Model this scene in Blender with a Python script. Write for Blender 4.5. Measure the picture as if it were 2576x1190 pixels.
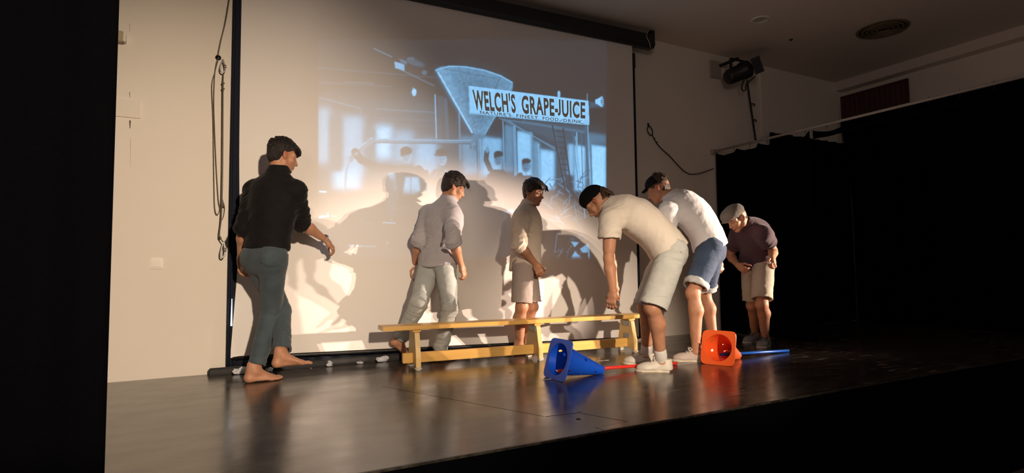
import bpy, bmesh, math, random
import numpy as np
from mathutils import Vector, Matrix
import openvdb

for o in list(bpy.data.objects):
    bpy.data.objects.remove(o, do_unlink=True)
scene = bpy.context.scene
COL = scene.collection
random.seed(7)
RNG = np.random.default_rng(11)

# ------------------------------------------------------------------ camera
# world: stage floor z = 0, back wall y = 0, audience towards -y, x along the back wall
FPX, CX, CY = 1430.0, 1288.0, 595.0            # focal length in pixels of the 2576 x 1190 frame
def _n(v):
    v = np.array(v, float)
    return v / np.linalg.norm(v)
_U = _n((-258, 23595, -FPX))
_X = _n((2702, -65, -FPX)); _X = _n(_X - _U * _X.dot(_U))
_Y = np.cross(_U, _X)
CAMR = np.array([_X, _Y, _U])                  # camera axes -> world axes
CAMP = np.array([0.0, -5.09, 0.78])
cd = bpy.data.cameras.new('camera')
cd.sensor_fit = 'HORIZONTAL'; cd.sensor_width = 36.0
cd.lens = 36.0 * FPX / 2576.0
cd.clip_start = 0.05; cd.clip_end = 100
cam = bpy.data.objects.new('camera', cd); COL.objects.link(cam)
cam.matrix_world = Matrix.Translation(CAMP) @ Matrix([list(r) for r in CAMR]).to_4x4()
scene.camera = cam

# ------------------------------------------------------------------ light and exposure
scene.view_settings.view_transform = 'Standard'
scene.view_settings.look = 'None'
scene.view_settings.gamma = 1.0
scene.view_settings.use_curve_mapping = False
scene.view_settings.exposure = 0.0
w = bpy.data.worlds.new('dark_hall'); scene.world = w
w.use_nodes = True
w.node_tree.nodes['Background'].inputs[0].default_value = (1.0, 0.78, 0.72, 1)
w.node_tree.nodes['Background'].inputs[1].default_value = 0.014

def lamp(name, kind, loc, aim, energy, color, radius=0.05, angle=60, blend=0.5, size=1.0, squash=1.0):
    l = bpy.data.lights.new(name, kind)
    l.energy = energy; l.color = color
    if kind == 'SPOT':
        l.spot_size = math.radians(angle); l.spot_blend = blend; l.shadow_soft_size = radius
    elif kind == 'AREA':
        l.size = size
    else:
        l.shadow_soft_size = radius
    o = bpy.data.objects.new(name, l); COL.objects.link(o)
    o.location = loc; o.scale = (1.0, squash, 1.0)        # squash scales the beam's height
    o.rotation_euler = (Vector(aim) - Vector(loc)).to_track_quat('-Z', 'Y').to_euler()
    return o

# two theatre spots side by side at the far right of the hall, shining low across the stage
lamp('side_spot', 'SPOT', (15.0, -8.6, 1.85), (2.6, -0.45, 0.66), 14500, (1.0, 0.765, 0.61), 0.05, 7.4, 0.8, squash=1.3)
lamp('side_spot', 'SPOT', (15.2, -8.3, 1.90), (2.6, -0.45, 0.68), 11500, (1.0, 0.765, 0.62), 0.05, 7.4, 0.8, squash=1.3)
# warm spot in the hall in front of the stage, for the bench, the cones and the man beside them
lamp('front_spot', 'SPOT', (0.9, -9.0, 2.6), (3.1, -1.45, 0.45), 2700, (1.0, 0.79, 0.60), 0.06, 18, 1.0)
# added soft fill for the left wall and the left half of the screen
lamp('fill_spot', 'SPOT', (0.8, -8.8, 2.5), (0.0, 0.0, 0.80), 2500, (1.0, 0.78, 0.58), 0.10, 36, 1.0)
# added point light out of frame, lifts the floors at the right
lamp('fill_point', 'POINT', (7.6, -4.7, 1.3), (0, 0, 0), 6, (1.0, 0.82, 0.64), 0.1)
# added area fill far back in the hall, lifts the ceiling and shaded sides
lamp('fill_area', 'AREA', (-2.5, -9.0, 1.7), (1.5, 0.0, 3.2), 62, (1.0, 0.78, 0.70), size=1.6)
# ------------------------------------------------------------------ helpers
def ray(px, py):
    return CAMR @ np.array([px - CX, CY - py, -FPX])
def at(px, py, x=None, y=None, z=None):
    """point of the real plane x=, y= or z= that the photograph shows at this pixel"""
    d = ray(px, py)
    i, t = (0, x) if x is not None else (1, y) if y is not None else (2, z)
    return CAMP + d * ((t - CAMP[i]) / d[i])
def proj(P):
    c = (np.asarray(P, float) - CAMP) @ CAMR
    return np.stack([CX + FPX * c[..., 0] / -c[..., 2], CY - FPX * c[..., 1] / -c[..., 2]], -1)

MATS = {}
def mat(name, color, rough=0.6, metal=0.0, spec=0.5, noise=None, bump=None, emit=None, sss=0.0, sheen=0.0, coat=0.0, trans=0.0):
    """procedural principled material. noise = (scale, amount, second colour, stretch), bump = (scale, strength, stretch)"""
    if name in MATS:
        return MATS[name]
    m = bpy.data.materials.new(name); m.use_nodes = True
    nt = m.node_tree; b = nt.nodes['Principled BSDF']
    b.inputs['Base Color'].default_value = (*color, 1)
    b.inputs['Roughness'].default_value = rough
    b.inputs['Metallic'].default_value = metal
    b.inputs['Specular IOR Level'].default_value = spec
    if sss:
        b.inputs['Subsurface Weight'].default_value = sss
        b.inputs['Subsurface Radius'].default_value = (0.012, 0.004, 0.002)
        b.inputs['Subsurface Scale'].default_value = 1.0
    if sheen: b.inputs['Sheen Weight'].default_value = sheen
    if coat: b.inputs['Coat Weight'].default_value = coat
    tc = nt.nodes.new('ShaderNodeTexCoord')
    def mapped(scale, stretch):
        mp = nt.nodes.new('ShaderNodeMapping')
        mp.inputs['Scale'].default_value = tuple(scale * s for s in (stretch or (1, 1, 1)))
        nt.links.new(tc.outputs['Object'], mp.inputs['Vector'])
        return mp
    if noise:
        sc, amt, c2, st = noise
        n = nt.nodes.new('ShaderNodeTexNoise'); n.inputs['Detail'].default_value = 6; n.inputs['Scale'].default_value = 1
        nt.links.new(mapped(sc, st).outputs[0], n.inputs['Vector'])
        r = nt.nodes.new('ShaderNodeValToRGB')
        r.color_ramp.elements[0].position = 0.5 - amt; r.color_ramp.elements[1].position = 0.5 + amt
        r.color_ramp.elements[0].color = (*color, 1); r.color_ramp.elements[1].color = (*c2, 1)
        nt.links.new(n.outputs[0], r.inputs[0]); nt.links.new(r.outputs[0], b.inputs['Base Color'])
    if bump:
        sc, st_, st = bump
        n = nt.nodes.new('ShaderNodeTexNoise'); n.inputs['Detail'].default_value = 4; n.inputs['Scale'].default_value = 1
        nt.links.new(mapped(sc, st).outputs[0], n.inputs['Vector'])
        bp = nt.nodes.new('ShaderNodeBump'); bp.inputs['Strength'].default_value = st_; bp.inputs['Distance'].default_value = 0.01
        nt.links.new(n.outputs[0], bp.inputs['Height']); nt.links.new(bp.outputs[0], b.inputs['Normal'])
    if emit:
        b.inputs['Emission Color'].default_value = (*emit[0], 1); b.inputs['Emission Strength'].default_value = emit[1]
    MATS[name] = m
    return m

def link(name, me, m=None, parent=None, loc=None, rot=None):
    o = bpy.data.objects.new(name, me); COL.objects.link(o)
    if m is not None and me is not None and not me.materials: me.materials.append(m)
    if parent is not None: o.parent = parent
    if loc is not None: o.location = loc
    if rot is not None: o.rotation_euler = rot
    return o
def mesh(name, V, F, smooth=False):
    me = bpy.data.meshes.new(name)
    me.from_pydata([tuple(map(float, v)) for v in V], [], [tuple(map(int, f)) for f in F])
    me.update()
    if smooth: me.shade_smooth()
    return me
def fast_mesh(name, V, Q, smooth=True):
    me = bpy.data.meshes.new(name)
    n, k = Q.shape
    me.vertices.add(len(V)); me.vertices.foreach_set('co', V.astype(np.float32).ravel())
    me.loops.add(n * k); me.loops.foreach_set('vertex_index', Q.astype(np.int32).ravel())
    me.polygons.add(n)
    me.polygons.foreach_set('loop_start', np.arange(0, n * k, k, dtype=np.int32))
    me.update(calc_edges=True)
    if smooth: me.shade_smooth()
    return me
def tag(o, label, cat, group=None, kind=None):
    if label: o['label'] = label
    if cat: o['category'] = cat
    if group: o['group'] = group
    if kind: o['kind'] = kind
    return o
def struct(o, label=None):
    o['kind'] = 'structure'
    if label: o['label'] = label
    return o
def empty(name, loc=(0, 0, 0), rot=(0, 0, 0)):
    o = bpy.data.objects.new(name, None); COL.objects.link(o)
    o.location = loc; o.rotation_euler = rot; o.empty_display_size = 0.1
    return o
def box_bm(bm, lo, hi, M=None):
    r = bmesh.ops.create_cube(bm, size=1.0)
    lo, hi = Vector(lo), Vector(hi)
    T = Matrix.Translation((lo + hi) / 2) @ Matrix.Diagonal((*(hi - lo), 1))
    bmesh.ops.transform(bm, matrix=(M @ T) if M else T, verts=r['verts'])
    return r['verts']
def bm_mesh(bm, name, bevel=0.0, seg=2, smooth=False):
    if bevel:
        bmesh.ops.bevel(bm, geom=bm.edges[:], offset=bevel, segments=seg, affect='EDGES', clamp_overlap=True)
    bmesh.ops.recalc_face_normals(bm, faces=bm.faces[:])
    me = bpy.data.meshes.new(name); bm.to_mesh(me); bm.free()
    if smooth: me.shade_smooth()
    return me
def box(name, lo, hi, m, parent=None, bevel=0.0, loc=None, rot=None):
    bm = bmesh.new(); box_bm(bm, lo, hi)
    return link(name, bm_mesh(bm, name, bevel), m, parent, loc, rot)
def tube_vf(pts, rad, n=8, closed=False):
    pts = [np.array(p, float) for p in pts]; N = len(pts)
    rads = rad if hasattr(rad, '__len__') else [rad] * N
    V, F = [], []
    prev = None
    for i, p in enumerate(pts):
        a = pts[(i - 1) % N] if (i > 0 or closed) else p
        b = pts[(i + 1) % N] if (i < N - 1 or closed) else p
        t = b - a; t /= (np.linalg.norm(t) + 1e-9)
        if prev is None:
            ref = np.array([0, 0, 1.0]) if abs(t[2]) < 0.9 else np.array([1.0, 0, 0])
            u = np.cross(ref, t)
        else:
            u = prev - t * prev.dot(t)
        u /= np.linalg.norm(u) + 1e-9; prev = u
        v = np.cross(t, u)
        for k in range(n):
            an = 2 * math.pi * k / n
            V.append(p + rads[i] * (u * math.cos(an) + v * math.sin(an)))
    for i in range(N if closed else N - 1):
        for k in range(n):
            a, b = i * n + k, i * n + (k + 1) % n
            c, d = ((i + 1) % N) * n + (k + 1) % n, ((i + 1) % N) * n + k
            F.append((a, b, c, d))
    if not closed:
        F.append(tuple(range(n - 1, -1, -1))); F.append(tuple((N - 1) * n + k for k in range(n)))
    return V, F
def tube(name, pts, rad, m, parent=None, n=8, closed=False, loc=None):
    V, F = tube_vf(pts, rad, n, closed)
    return link(name, mesh(name, V, F, True), m, parent, loc)
def lathe(name, prof, m, parent=None, n=32, M=None, loc=None, smooth=True):
    V, F = [], []
    for r, z in prof:
        for k in range(n):
            a = 2 * math.pi * k / n
            V.append((r * math.cos(a), r * math.sin(a), z))
    for i in range(len(prof) - 1):
        for k in range(n):
            F.append((i * n + k, i * n + (k + 1) % n, (i + 1) * n + (k + 1) % n, (i + 1) * n + k))
    if M is not None: V = [tuple(M @ Vector(v)) for v in V]
    return link(name, mesh(name, V, F, smooth), m, parent, loc)
def smooth_curve(pts, n=8):
    """Catmull-Rom through the points"""
    P = [np.array(p, float) for p in pts]; P = [2 * P[0] - P[1]] + P + [2 * P[-1] - P[-2]]
    out = []
    for i in range(1, len(P) - 2):
        for k in range(n):
            t = k / n
            out.append(0.5 * (2 * P[i] + (P[i + 1] - P[i - 1]) * t + (2 * P[i - 1] - 5 * P[i] + 4 * P[i + 1] - P[i + 2]) * t * t
                              + (3 * P[i] - P[i - 1] - 3 * P[i + 1] + P[i + 2]) * t ** 3))
    out.append(P[-2])
    return out

# value noise on numpy points
def _hash(ix, iy, iz, seed):
    h = (ix.astype(np.int64) * 374761393 + iy.astype(np.int64) * 668265263 + iz.astype(np.int64) * 2147483647 + seed * 1274126177) & 0xffffffff
    h = ((h ^ (h >> 13)) * 1274126177) & 0xffffffff
    h = h ^ (h >> 16)
    return (h & 0xffff) / 32767.5 - 1.0
def vnoise(P, seed=0):
    i = np.floor(P).astype(np.int64); f = P - i; f = f * f * (3 - 2 * f)
    r = 0
    for dx in (0, 1):
        wx = f[:, 0] if dx else 1 - f[:, 0]
        for dy in (0, 1):
            wy = f[:, 1] if dy else 1 - f[:, 1]
            for dz in (0, 1):
                wz = f[:, 2] if dz else 1 - f[:, 2]
                r = r + wx * wy * wz * _hash(i[:, 0] + dx, i[:, 1] + dy, i[:, 2] + dz, seed)
    return r

# ------------------------------------------------------------------ signed-distance modelling (bodies, hair, clothes, shoes)
def smin(a, b, k):
    if k <= 0: return np.minimum(a, b)
    h = np.maximum(k - np.abs(a - b), 0) / k
    return np.minimum(a, b) - h * h * k * 0.25
class Sdf:
    def __init__(s, vox=0.006):
        s.vox = vox; s.ops = []
    def _add(s, fn, lo, hi, k, op):
        s.ops.append((fn, np.asarray(lo, float) - k - 3 * s.vox, np.asarray(hi, float) + k + 3 * s.vox, k, op)); return s
    def cone(s, p0, p1, r0, r1, k=0.02, lat=None, op='u', flat0=False, flat1=False, shell=0, cut=None):
        p0 = np.asarray(p0, float); p1 = np.asarray(p1, float)
        a0, b0 = r0 if hasattr(r0, '__len__') else (r0, r0)
        a1, b1 = r1 if hasattr(r1, '__len__') else (r1, r1)
        ax = p1 - p0; L = np.linalg.norm(ax) + 1e-9; w_ = ax / L
        if lat is None: lat = np.array([1.0, 0, 0]) if abs(w_[0]) < 0.8 else np.array([0, 1.0, 0])
        u = np.asarray(lat, float); u = u - w_ * u.dot(w_); u /= np.linalg.norm(u); v = np.cross(w_, u)
        M = max(a0, b0, a1, b1) + shell
        def fn(q):
            d = q - p0
            t = d @ w_
            h = np.clip(t / L, 0, 1)
            a = a0 + (a1 - a0) * h; b = b0 + (b1 - b0) * h
            du, dv = d @ u, d @ v
            dw = t - h * L
            if flat0: dw = np.where(t < 0, 0, dw)
            if flat1: dw = np.where(t > L, 0, dw)
            m = np.minimum(a, b)
            k0 = np.sqrt((du / a) ** 2 + (dv / b) ** 2 + (dw / m) ** 2)
            k1 = np.sqrt((du / a ** 2) ** 2 + (dv / b ** 2) ** 2 + (dw / m ** 2) ** 2)
            r = np.where(k1 > 1e-6, k0 * (k0 - 1) / np.maximum(k1, 1e-6), -m)
            if shell: r = np.abs(r) - shell
            if flat0: r = np.maximum(r, -t)
            if flat1: r = np.maximum(r, t - L)
            if cut is not None: r = np.maximum(r, cut(q))
            return r
        return s._add(fn, np.minimum(p0, p1) - M, np.maximum(p0, p1) + M, k, op)
    def ball(s, c, r, k=0.02, axes=None, op='u', cut=None):
        c = np.asarray(c, float); r = np.asarray(r if hasattr(r, '__len__') else (r, r, r), float)
        A = np.eye(3) if axes is None else np.asarray(axes, float)
        def fn(q):
            d = (q - c) @ A.T
            k0 = np.sqrt(((d / r) ** 2).sum(-1)); k1 = np.sqrt(((d / r ** 2) ** 2).sum(-1))
            o = np.where(k1 > 1e-6, k0 * (k0 - 1) / np.maximum(k1, 1e-6), -r.min())
            if cut is not None: o = np.maximum(o, cut(q))
            return o
        e = np.sqrt(((A * r[:, None]) ** 2).sum(0))
        return s._add(fn, c - e, c + e, k, op)
    def cut(s, fn, lo, hi, k=0.004):
        """keep only where fn <= 0, inside the given box"""
        s.ops.append((fn, np.asarray(lo, float), np.asarray(hi, float), k, 'i')); return s
    def build(s, name, m=None, parent=None, post=None, smooth_it=0):
        lo = np.min([o[1] for o in s.ops if o[4] == 'u'], 0) - s.vox * 2
        hi = np.max([o[2] for o in s.ops if o[4] == 'u'], 0) + s.vox * 2
        N = np.ceil((hi - lo) / s.vox).astype(int) + 1
        arr = np.full(N, 0.08, np.float32)
        for fn, a, b, k, op in s.ops:
            i0 = np.clip(np.floor((a - lo) / s.vox).astype(int), 0, N - 1); i1 = np.clip(np.ceil((b - lo) / s.vox).astype(int) + 1, 1, N)
            if (i1 <= i0).any(): continue
            g = np.stack(np.meshgrid(*[lo[j] + np.arange(i0[j], i1[j]) * s.vox for j in range(3)], indexing='ij'), -1)
            d = fn(g.reshape(-1, 3)).reshape(g.shape[:3]).astype(np.float32)
            sl = tuple(slice(i0[j], i1[j]) for j in range(3))
            if op == 'u': arr[sl] = smin(arr[sl], d, k)
            elif op == 's': arr[sl] = -smin(-arr[sl], d, k)
            else: arr[sl] = -smin(-arr[sl], -d, k)
        bg = 3 * s.vox
        g = openvdb.FloatGrid(bg)
        g.copyFromArray(np.ascontiguousarray(np.clip(arr, -bg, bg)))
        V, Q = g.convertToQuads(0.0)
        V = lo + np.asarray(V, float) * s.vox; Q = np.asarray(Q, np.int64)
        a, b, c, d = (V[Q[:, i]] for i in range(4))
        nf = np.cross(c - a, d - b)
        if (nf * (a + c)).sum() < (nf * 2 * V.mean(0)).sum():
            Q = Q[:, ::-1].copy()
        for _ in range(smooth_it): V = laplace(V, Q, 0.5)
        if post is not None: V = post(V, vnormals(V, Q))
        me = fast_mesh(name, V, Q)
        return link(name, me, m, parent), V
def vnormals(V, Q):
    nf = np.cross(V[Q[:, 2]] - V[Q[:, 0]], V[Q[:, 3]] - V[Q[:, 1]])
    N = np.zeros_like(V)
    for i in range(4): np.add.at(N, Q[:, i], nf)
    return N / (np.linalg.norm(N, axis=1, keepdims=True) + 1e-12)
def laplace(V, Q, f):
    S = np.zeros_like(V); c = np.zeros(len(V))
    for i in range(4):
        np.add.at(S, Q[:, i], V[Q[:, (i + 1) % 4]]); np.add.at(c, Q[:, i], 1)
        np.add.at(S, Q[:, i], V[Q[:, (i - 1) % 4]]); np.add.at(c, Q[:, i], 1)
    return V + f * (S / np.maximum(c, 1)[:, None] - V)
# ------------------------------------------------------------------ materials of the setting
PLASTER = mat('cream_plaster', (0.80, 0.745, 0.66), 0.85, noise=(1.3, 0.35, (0.76, 0.70, 0.61), None), bump=(90, 0.12, None))
CEILING = mat('ceiling_plaster', (0.74, 0.66, 0.58), 0.9, noise=(0.8, 0.4, (0.68, 0.60, 0.53), None))
BLACKCLOTH = mat('black_stage_cloth', (0.0014, 0.0014, 0.0022), 0.95, spec=0.03, noise=(60, 0.3, (0.002, 0.002, 0.003), None))
NAVY = mat('navy_blackout_cloth', (0.012, 0.015, 0.026), 0.8, spec=0.25, noise=(40, 0.3, (0.016, 0.020, 0.034), None))
BLACKMETAL = mat('black_powder_coat', (0.008, 0.008, 0.009), 0.45, noise=(30, 0.3, (0.012, 0.012, 0.012), None))
BLACKPAINT = mat('black_painted_board', (0.006, 0.006, 0.007), 0.6, noise=(12, 0.3, (0.009, 0.009, 0.009), None))

def floor_mat():
    m = bpy.data.materials.new('black_glossy_stage_floor'); m.use_nodes = True
    nt = m.node_tree; b = nt.nodes['Principled BSDF']; L = nt.links.new
    tc = nt.nodes.new('ShaderNodeTexCoord')
    def noise(scale, st=(1, 1, 1), detail=6, rot=0):
        mp = nt.nodes.new('ShaderNodeMapping'); mp.inputs['Scale'].default_value = tuple(scale * s for s in st)
        mp.inputs['Rotation'].default_value = (0, 0, rot)
        L(tc.outputs['Object'], mp.inputs['Vector'])
        n = nt.nodes.new('ShaderNodeTexNoise'); n.inputs['Scale'].default_value = 1; n.inputs['Detail'].default_value = detail
        L(mp.outputs[0], n.inputs['Vector']); return n
    def ramp(src, p0, p1, c0, c1):
        r = nt.nodes.new('ShaderNodeValToRGB')
        r.color_ramp.elements[0].position = p0; r.color_ramp.elements[1].position = p1
        r.color_ramp.elements[0].color = c0; r.color_ramp.elements[1].color = c1
        L(src.outputs[0], r.inputs[0]); return r
    def g(v): return (v, v, v, 1)
    base = ramp(noise(2.2), 0.3, 0.75, (0.030, 0.023, 0.019, 1), (0.055, 0.043, 0.035, 1))
    # dusty scuffs and shoe marks, more of them towards the front right of the stage
    sc = ramp(noise(5.0, (1, 4.5, 1), 10, 0.25), 0.57, 0.70, g(0), g(1))
    area = ramp(noise(0.55), 0.40, 0.62, g(0.10), g(1))
    sp = nt.nodes.new('ShaderNodeSeparateXYZ'); L(tc.outputs['Object'], sp.inputs[0])
    mr = nt.nodes.new('ShaderNodeMapRange'); L(sp.outputs['X'], mr.inputs[0])
    mr.inputs[1].default_value = 2.0; mr.inputs[2].default_value = 4.6; mr.inputs[3].default_value = 0.10; mr.inputs[4].default_value = 1.0
    m1 = nt.nodes.new('ShaderNodeMath'); m1.operation = 'MULTIPLY'; L(sc.outputs[0], m1.inputs[0]); L(area.outputs[0], m1.inputs[1])
    m2 = nt.nodes.new('ShaderNodeMath'); m2.operation = 'MULTIPLY'; L(m1.outputs[0], m2.inputs[0]); L(mr.outputs[0], m2.inputs[1])
    mx = nt.nodes.new('ShaderNodeMix'); mx.data_type = 'RGBA'
    L(m2.outputs[0], mx.inputs['Factor']); L(base.outputs[0], mx.inputs['A']); mx.inputs['B'].default_value = (0.34, 0.30, 0.25, 1)
    L(mx.outputs['Result'], b.inputs['Base Color'])
    r = ramp(noise(3.5, (1, 2, 1)), 0.3, 0.7, g(0.17), g(0.27))
    L(r.outputs[0], b.inputs['Roughness'])
    b.inputs['Specular IOR Level'].default_value = 0.6; b.inputs['IOR'].default_value = 2.0
    bp = nt.nodes.new('ShaderNodeBump'); bp.inputs['Strength'].default_value = 0.05; bp.inputs['Distance'].default_value = 0.01
    L(noise(14, (1, 2, 1), 3).outputs[0], bp.inputs['Height']); L(bp.outputs[0], b.inputs['Normal'])
    return m
FLOORM = floor_mat()

def prism(poly, z0, z1):
    n = len(poly)
    V = [(x, y, z0) for x, y in poly] + [(x, y, z1) for x, y in poly]
    F = [tuple(range(n - 1, -1, -1)), tuple(range(n, 2 * n))] + [(i, (i + 1) % n, n + (i + 1) % n, n + i) for i in range(n)]
    return V, F
def boolean(o, cutters):
    """subtract the (V, F) solids from the mesh object o"""
    V, F = [], []
    for v, f in cutters:
        k = len(V); V += list(v); F += [tuple(i + k for i in q) for q in f]
    c = link('cutter', mesh('cutter', V, F)); c.parent = o.parent
    bm = bmesh.new(); bm.from_mesh(c.data); bmesh.ops.recalc_face_normals(bm, faces=bm.faces[:]); bm.to_mesh(c.data); bm.free()
    md = o.modifiers.new('b', 'BOOLEAN'); md.object = c; md.operation = 'DIFFERENCE'; md.solver = 'EXACT'; md.use_self = True
    dg = bpy.context.evaluated_depsgraph_get()
    new = bpy.data.meshes.new_from_object(o.evaluated_get(dg))
    o.modifiers.clear(); o.data = new
    bpy.data.objects.remove(c, do_unlink=True)
    return o
def strip(a, b, w_, z0, z1):
    a, b = np.array(a, float), np.array(b, float)
    d = (b - a) / np.linalg.norm(b - a); nrm = np.array([-d[1], d[0]]) * w_ / 2
    return prism([a - nrm, b - nrm, b + nrm, a + nrm], z0, z1)

EDGE = -2.81
# stage floor with its joints really cut in
bm = bmesh.new(); box_bm(bm, (-3.2, EDGE + 0.012, -0.04), (8.4, 0.02, 0.0))
floor = struct(link('floor', bm_mesh(bm, 'floor'), FLOORM), 'black glossy stage floor')
hA, hB, hC, hD = (1.596, -2.432), (1.800, -2.453), (1.915, -2.735), (1.700, -2.745)
boolean(floor, [strip((1.053, -1.175), (1.594, -2.428), 0.006, -0.012, 0.01),
                prism([hA, hB, hC, hD][::-1], -0.02, 0.01),
                strip((1.70, -2.745), (1.72, EDGE - .02), 0.006, -0.012, 0.01)])
for f in floor.data.polygons: f.use_smooth = False
hc = np.mean([hA, hB, hC, hD], 0)
ins = [tuple(hc + (np.array(p) - hc) * 0.965) for p in (hA, hB, hC, hD)]
V, F = prism(ins[::-1], -0.02, -0.001)
hatch = link('hatch_lid', mesh('hatch_lid', V, F), FLOORM, floor)
fp = at(1455, 1054, z=0.0)
lathe('finger_hole', [(0.0, 0.0012), (0.012, 0.0012), (0.014, 0.0)], mat('hole_black', (0.001, 0.001, 0.001), 0.9), hatch, 16, loc=None, M=Matrix.Translation((fp[0], fp[1], -0.001)))
# front of the stage and the floor of the hall below
trim = struct(box('trim_1', (-3.2, EDGE + 0.004, -0.95), (8.4, EDGE + 0.010, -0.0105), BLACKCLOTH), 'black stage front')
lip = mat('worn_edge', (0.012, 0.010, 0.009), 0.4, noise=(25, 0.10, (0.05, 0.042, 0.03), (1, 1, 1)))
struct(box('trim_2', (-3.2, EDGE - 0.003, -0.010), (8.4, EDGE + 0.012, 0.0005), lip, bevel=0.002), 'worn edge strip of the stage')
HALL = mat('grey_hall_floor', (0.17, 0.15, 0.135), 0.8, noise=(60, 0.3, (0.11, 0.10, 0.09), None), bump=(120, 0.3, None))
struct(box('floor', (-8, -14, -1.0), (14, EDGE + 0.1, -0.90), HALL), 'grey floor of the hall')
# walls and ceiling
wall = struct(box('wall_back', (-3.3, 0.0, -0.05), (8.5, 0.12, 3.60), PLASTER), 'cream plaster back wall')
struct(box('wall_right', (8.35, -2.81, -0.05), (8.5, 0.0, 3.60), PLASTER), 'plaster wall at the right of the stage')
struct(box('wall_left', (-3.3, -2.8, -0.05), (-3.2, 0.0, 3.60), PLASTER), 'plaster wall at the left of the stage')
struct(box('ceiling', (-3.3, -9.5, 3.53), (8.5, 0.12, 3.65), CEILING), 'plaster ceiling')
struct(box('trim_3', (8.18, -4.2, 3.40), (8.35, 0.0, 3.53), CEILING), 'plaster ledge under the ceiling at the right')
# hairline cracks above and below the cover plate on the left wall
crk = mat('crack_dark', (0.06, 0.045, 0.035), 0.9)
for (a, b_, w0) in [((326, 232), (327, 246), .004), ((327, 303), (327, 323), .010), ((328, 350), (328, 420), .0015), ((326, 60), (326, 80), .002)]:
    A, B = at(*a, y=-0.001), at(*b_, y=-0.001)
    V = [A + (-w0 / 2, 0, 0), A + (w0 / 2, 0, 0), B + (w0 / 5, 0, 0), B + (-w0 / 5, 0, 0)]
    V += [v + (0, 0.004, 0) for v in V]
    link('crack', mesh('crack', V, [(0, 1, 2, 3), (4, 7, 6, 5), (0, 4, 5, 1), (1, 5, 6, 2), (2, 6, 7, 3), (3, 7, 4, 0)]), crk, wall)

# ------------------------------------------------------------------ drapes
def drape(name, path, z0, z1, m, folds, depth, label=None, top=None, parent=None, nz=24, thick=0.006, seed=0, lean=0.0):
    """pleated cloth hung along a straight path ((x0,y0),(x1,y1)); top(s) lowers the upper hem"""
    a, b = np.array(path[0], float), np.array(path[1], float)
    Ln = np.linalg.norm(b - a); d = (b - a) / Ln; nr = np.array([-d[1], d[0]])
    ns = max(24, int(folds * 12)); r = np.random.default_rng(seed); ph = r.uniform(0, 6, 5)
    V = []; side = []
    for off in (0, thick):
        for j in range(nz + 1):
            for i in range(ns + 1):
                s = i / ns; t = j / nz
                zt = z1 - (top(s) if top else 0)
                z = z0 + (zt - z0) * t
                amp = depth * (0.65 + 0.35 * (1 - t))
                q = amp * (math.sin(s * folds * 2 * math.pi + ph[0] + 0.5 * math.sin(3 * s + ph[1])) + 0.35 * math.sin(s * folds * 4.7 + ph[2] + t * 0.8)) + off
                p = a + d * (Ln * s + lean * (1 - s) ** 30 * math.sin(min(1, (1 - t) * 2) * math.pi / 2)) + nr * q
                V.append((p[0], p[1], z))
    n1 = (nz + 1) * (ns + 1); F = []
    for j in range(nz):
        for i in range(ns):
            k = j * (ns + 1) + i
            F.append((k, k + 1, k + ns + 2, k + ns + 1)); F.append((n1 + k, n1 + k + ns + 1, n1 + k + ns + 2, n1 + k + 1))
    rim = [i for i in range(ns)]
    for i in range(ns):
        F.append((i, n1 + i, n1 + i + 1, i + 1)); k = nz * (ns + 1) + i; F.append((k, k + 1, n1 + k + 1, n1 + k))
    for j in range(nz):
        k = j * (ns + 1); F.append((k, k + ns + 1, n1 + k + ns + 1, n1 + k)); k += ns; F.append((k, n1 + k, n1 + k + ns + 1, k + ns + 1))
    o = link(name, mesh(name, V, F, True), m, parent)
    return o
lx = at(281, 600, y=-2.32)[0]
o = drape('curtain', ((-3.1, -2.32), (lx, -2.32)), 0.0, 3.50, BLACKCLOTH, 9, 0.03, seed=3)
tag(o, 'black stage curtain at the left edge of the picture, before the cream wall', 'curtain')

# right: a leg on the rail, a short border along the rail, a far curtain on the side wall
RX = 5.55
scal = lambda n, dpt: (lambda s: dpt * abs(math.sin(math.pi * s * n)) ** 0.8)
leg = drape('curtain', ((RX, -0.10), (RX, -1.35)), 0.01, 2.215, BLACKCLOTH, 8, 0.028, top=scal(4, 0.045), seed=5)
tag(leg, 'black side curtain hooked to the ceiling rail, nearest the back wall', 'curtain')
bd = drape('curtain', ((RX, -1.38), (RX, -4.2)), 2.12, 2.215, BLACKCLOTH, 12, 0.015, top=scal(7, 0.045), nz=4, seed=6)
tag(bd, 'short black border curtain along the rail at the right edge of the picture', 'curtain')
cor = drape('curtain', ((6.6, -0.07), (8.32, -0.07)), 0.01, 2.60, BLACKCLOTH, 9, 0.025, seed=16)
tag(cor, 'black curtain across the corner of the back wall, behind the side curtain', 'curtain')
far = drape('curtain', ((8.2, -0.06), (8.2, -3.0)), 0.01, 2.93, BLACKCLOTH, 10, 0.03, seed=9, lean=0.12)
tag(far, 'wide black curtain filling the dark right side of the picture', 'curtain')
RAILM = mat('grey_rail', (0.42, 0.38, 0.33), 0.5, noise=(20, 0.3, (0.35, 0.31, 0.27), None))
rail = empty('curtain_rail', (RX, -0.06, 2.245))
tag(rail, 'pale curtain rail sloping up to the right above the black side curtain', 'rail')
V, F = tube_vf([(0, 0, 0), (0, -4.2, 0)], 0.014, 8); link('rod', mesh('rod', V, F, True), RAILM, rail)
hk = None
for i in range(18):
    y = -0.06 - i * 0.235
    if hk is None:
        V, F = tube_vf(smooth_curve([(0, 0, 0.02), (0.02, 0, 0.0), (0.0, 0, -0.022), (0, 0.0, -0.05)], 4), 0.003, 6)
        hk = link('hook', mesh('hook', V, F, True), BLACKMETAL, rail); h_ = hk
    else:
        h_ = hk.copy(); COL.objects.link(h_); h_.parent = rail
    h_.location = (0, y, 0)
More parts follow.
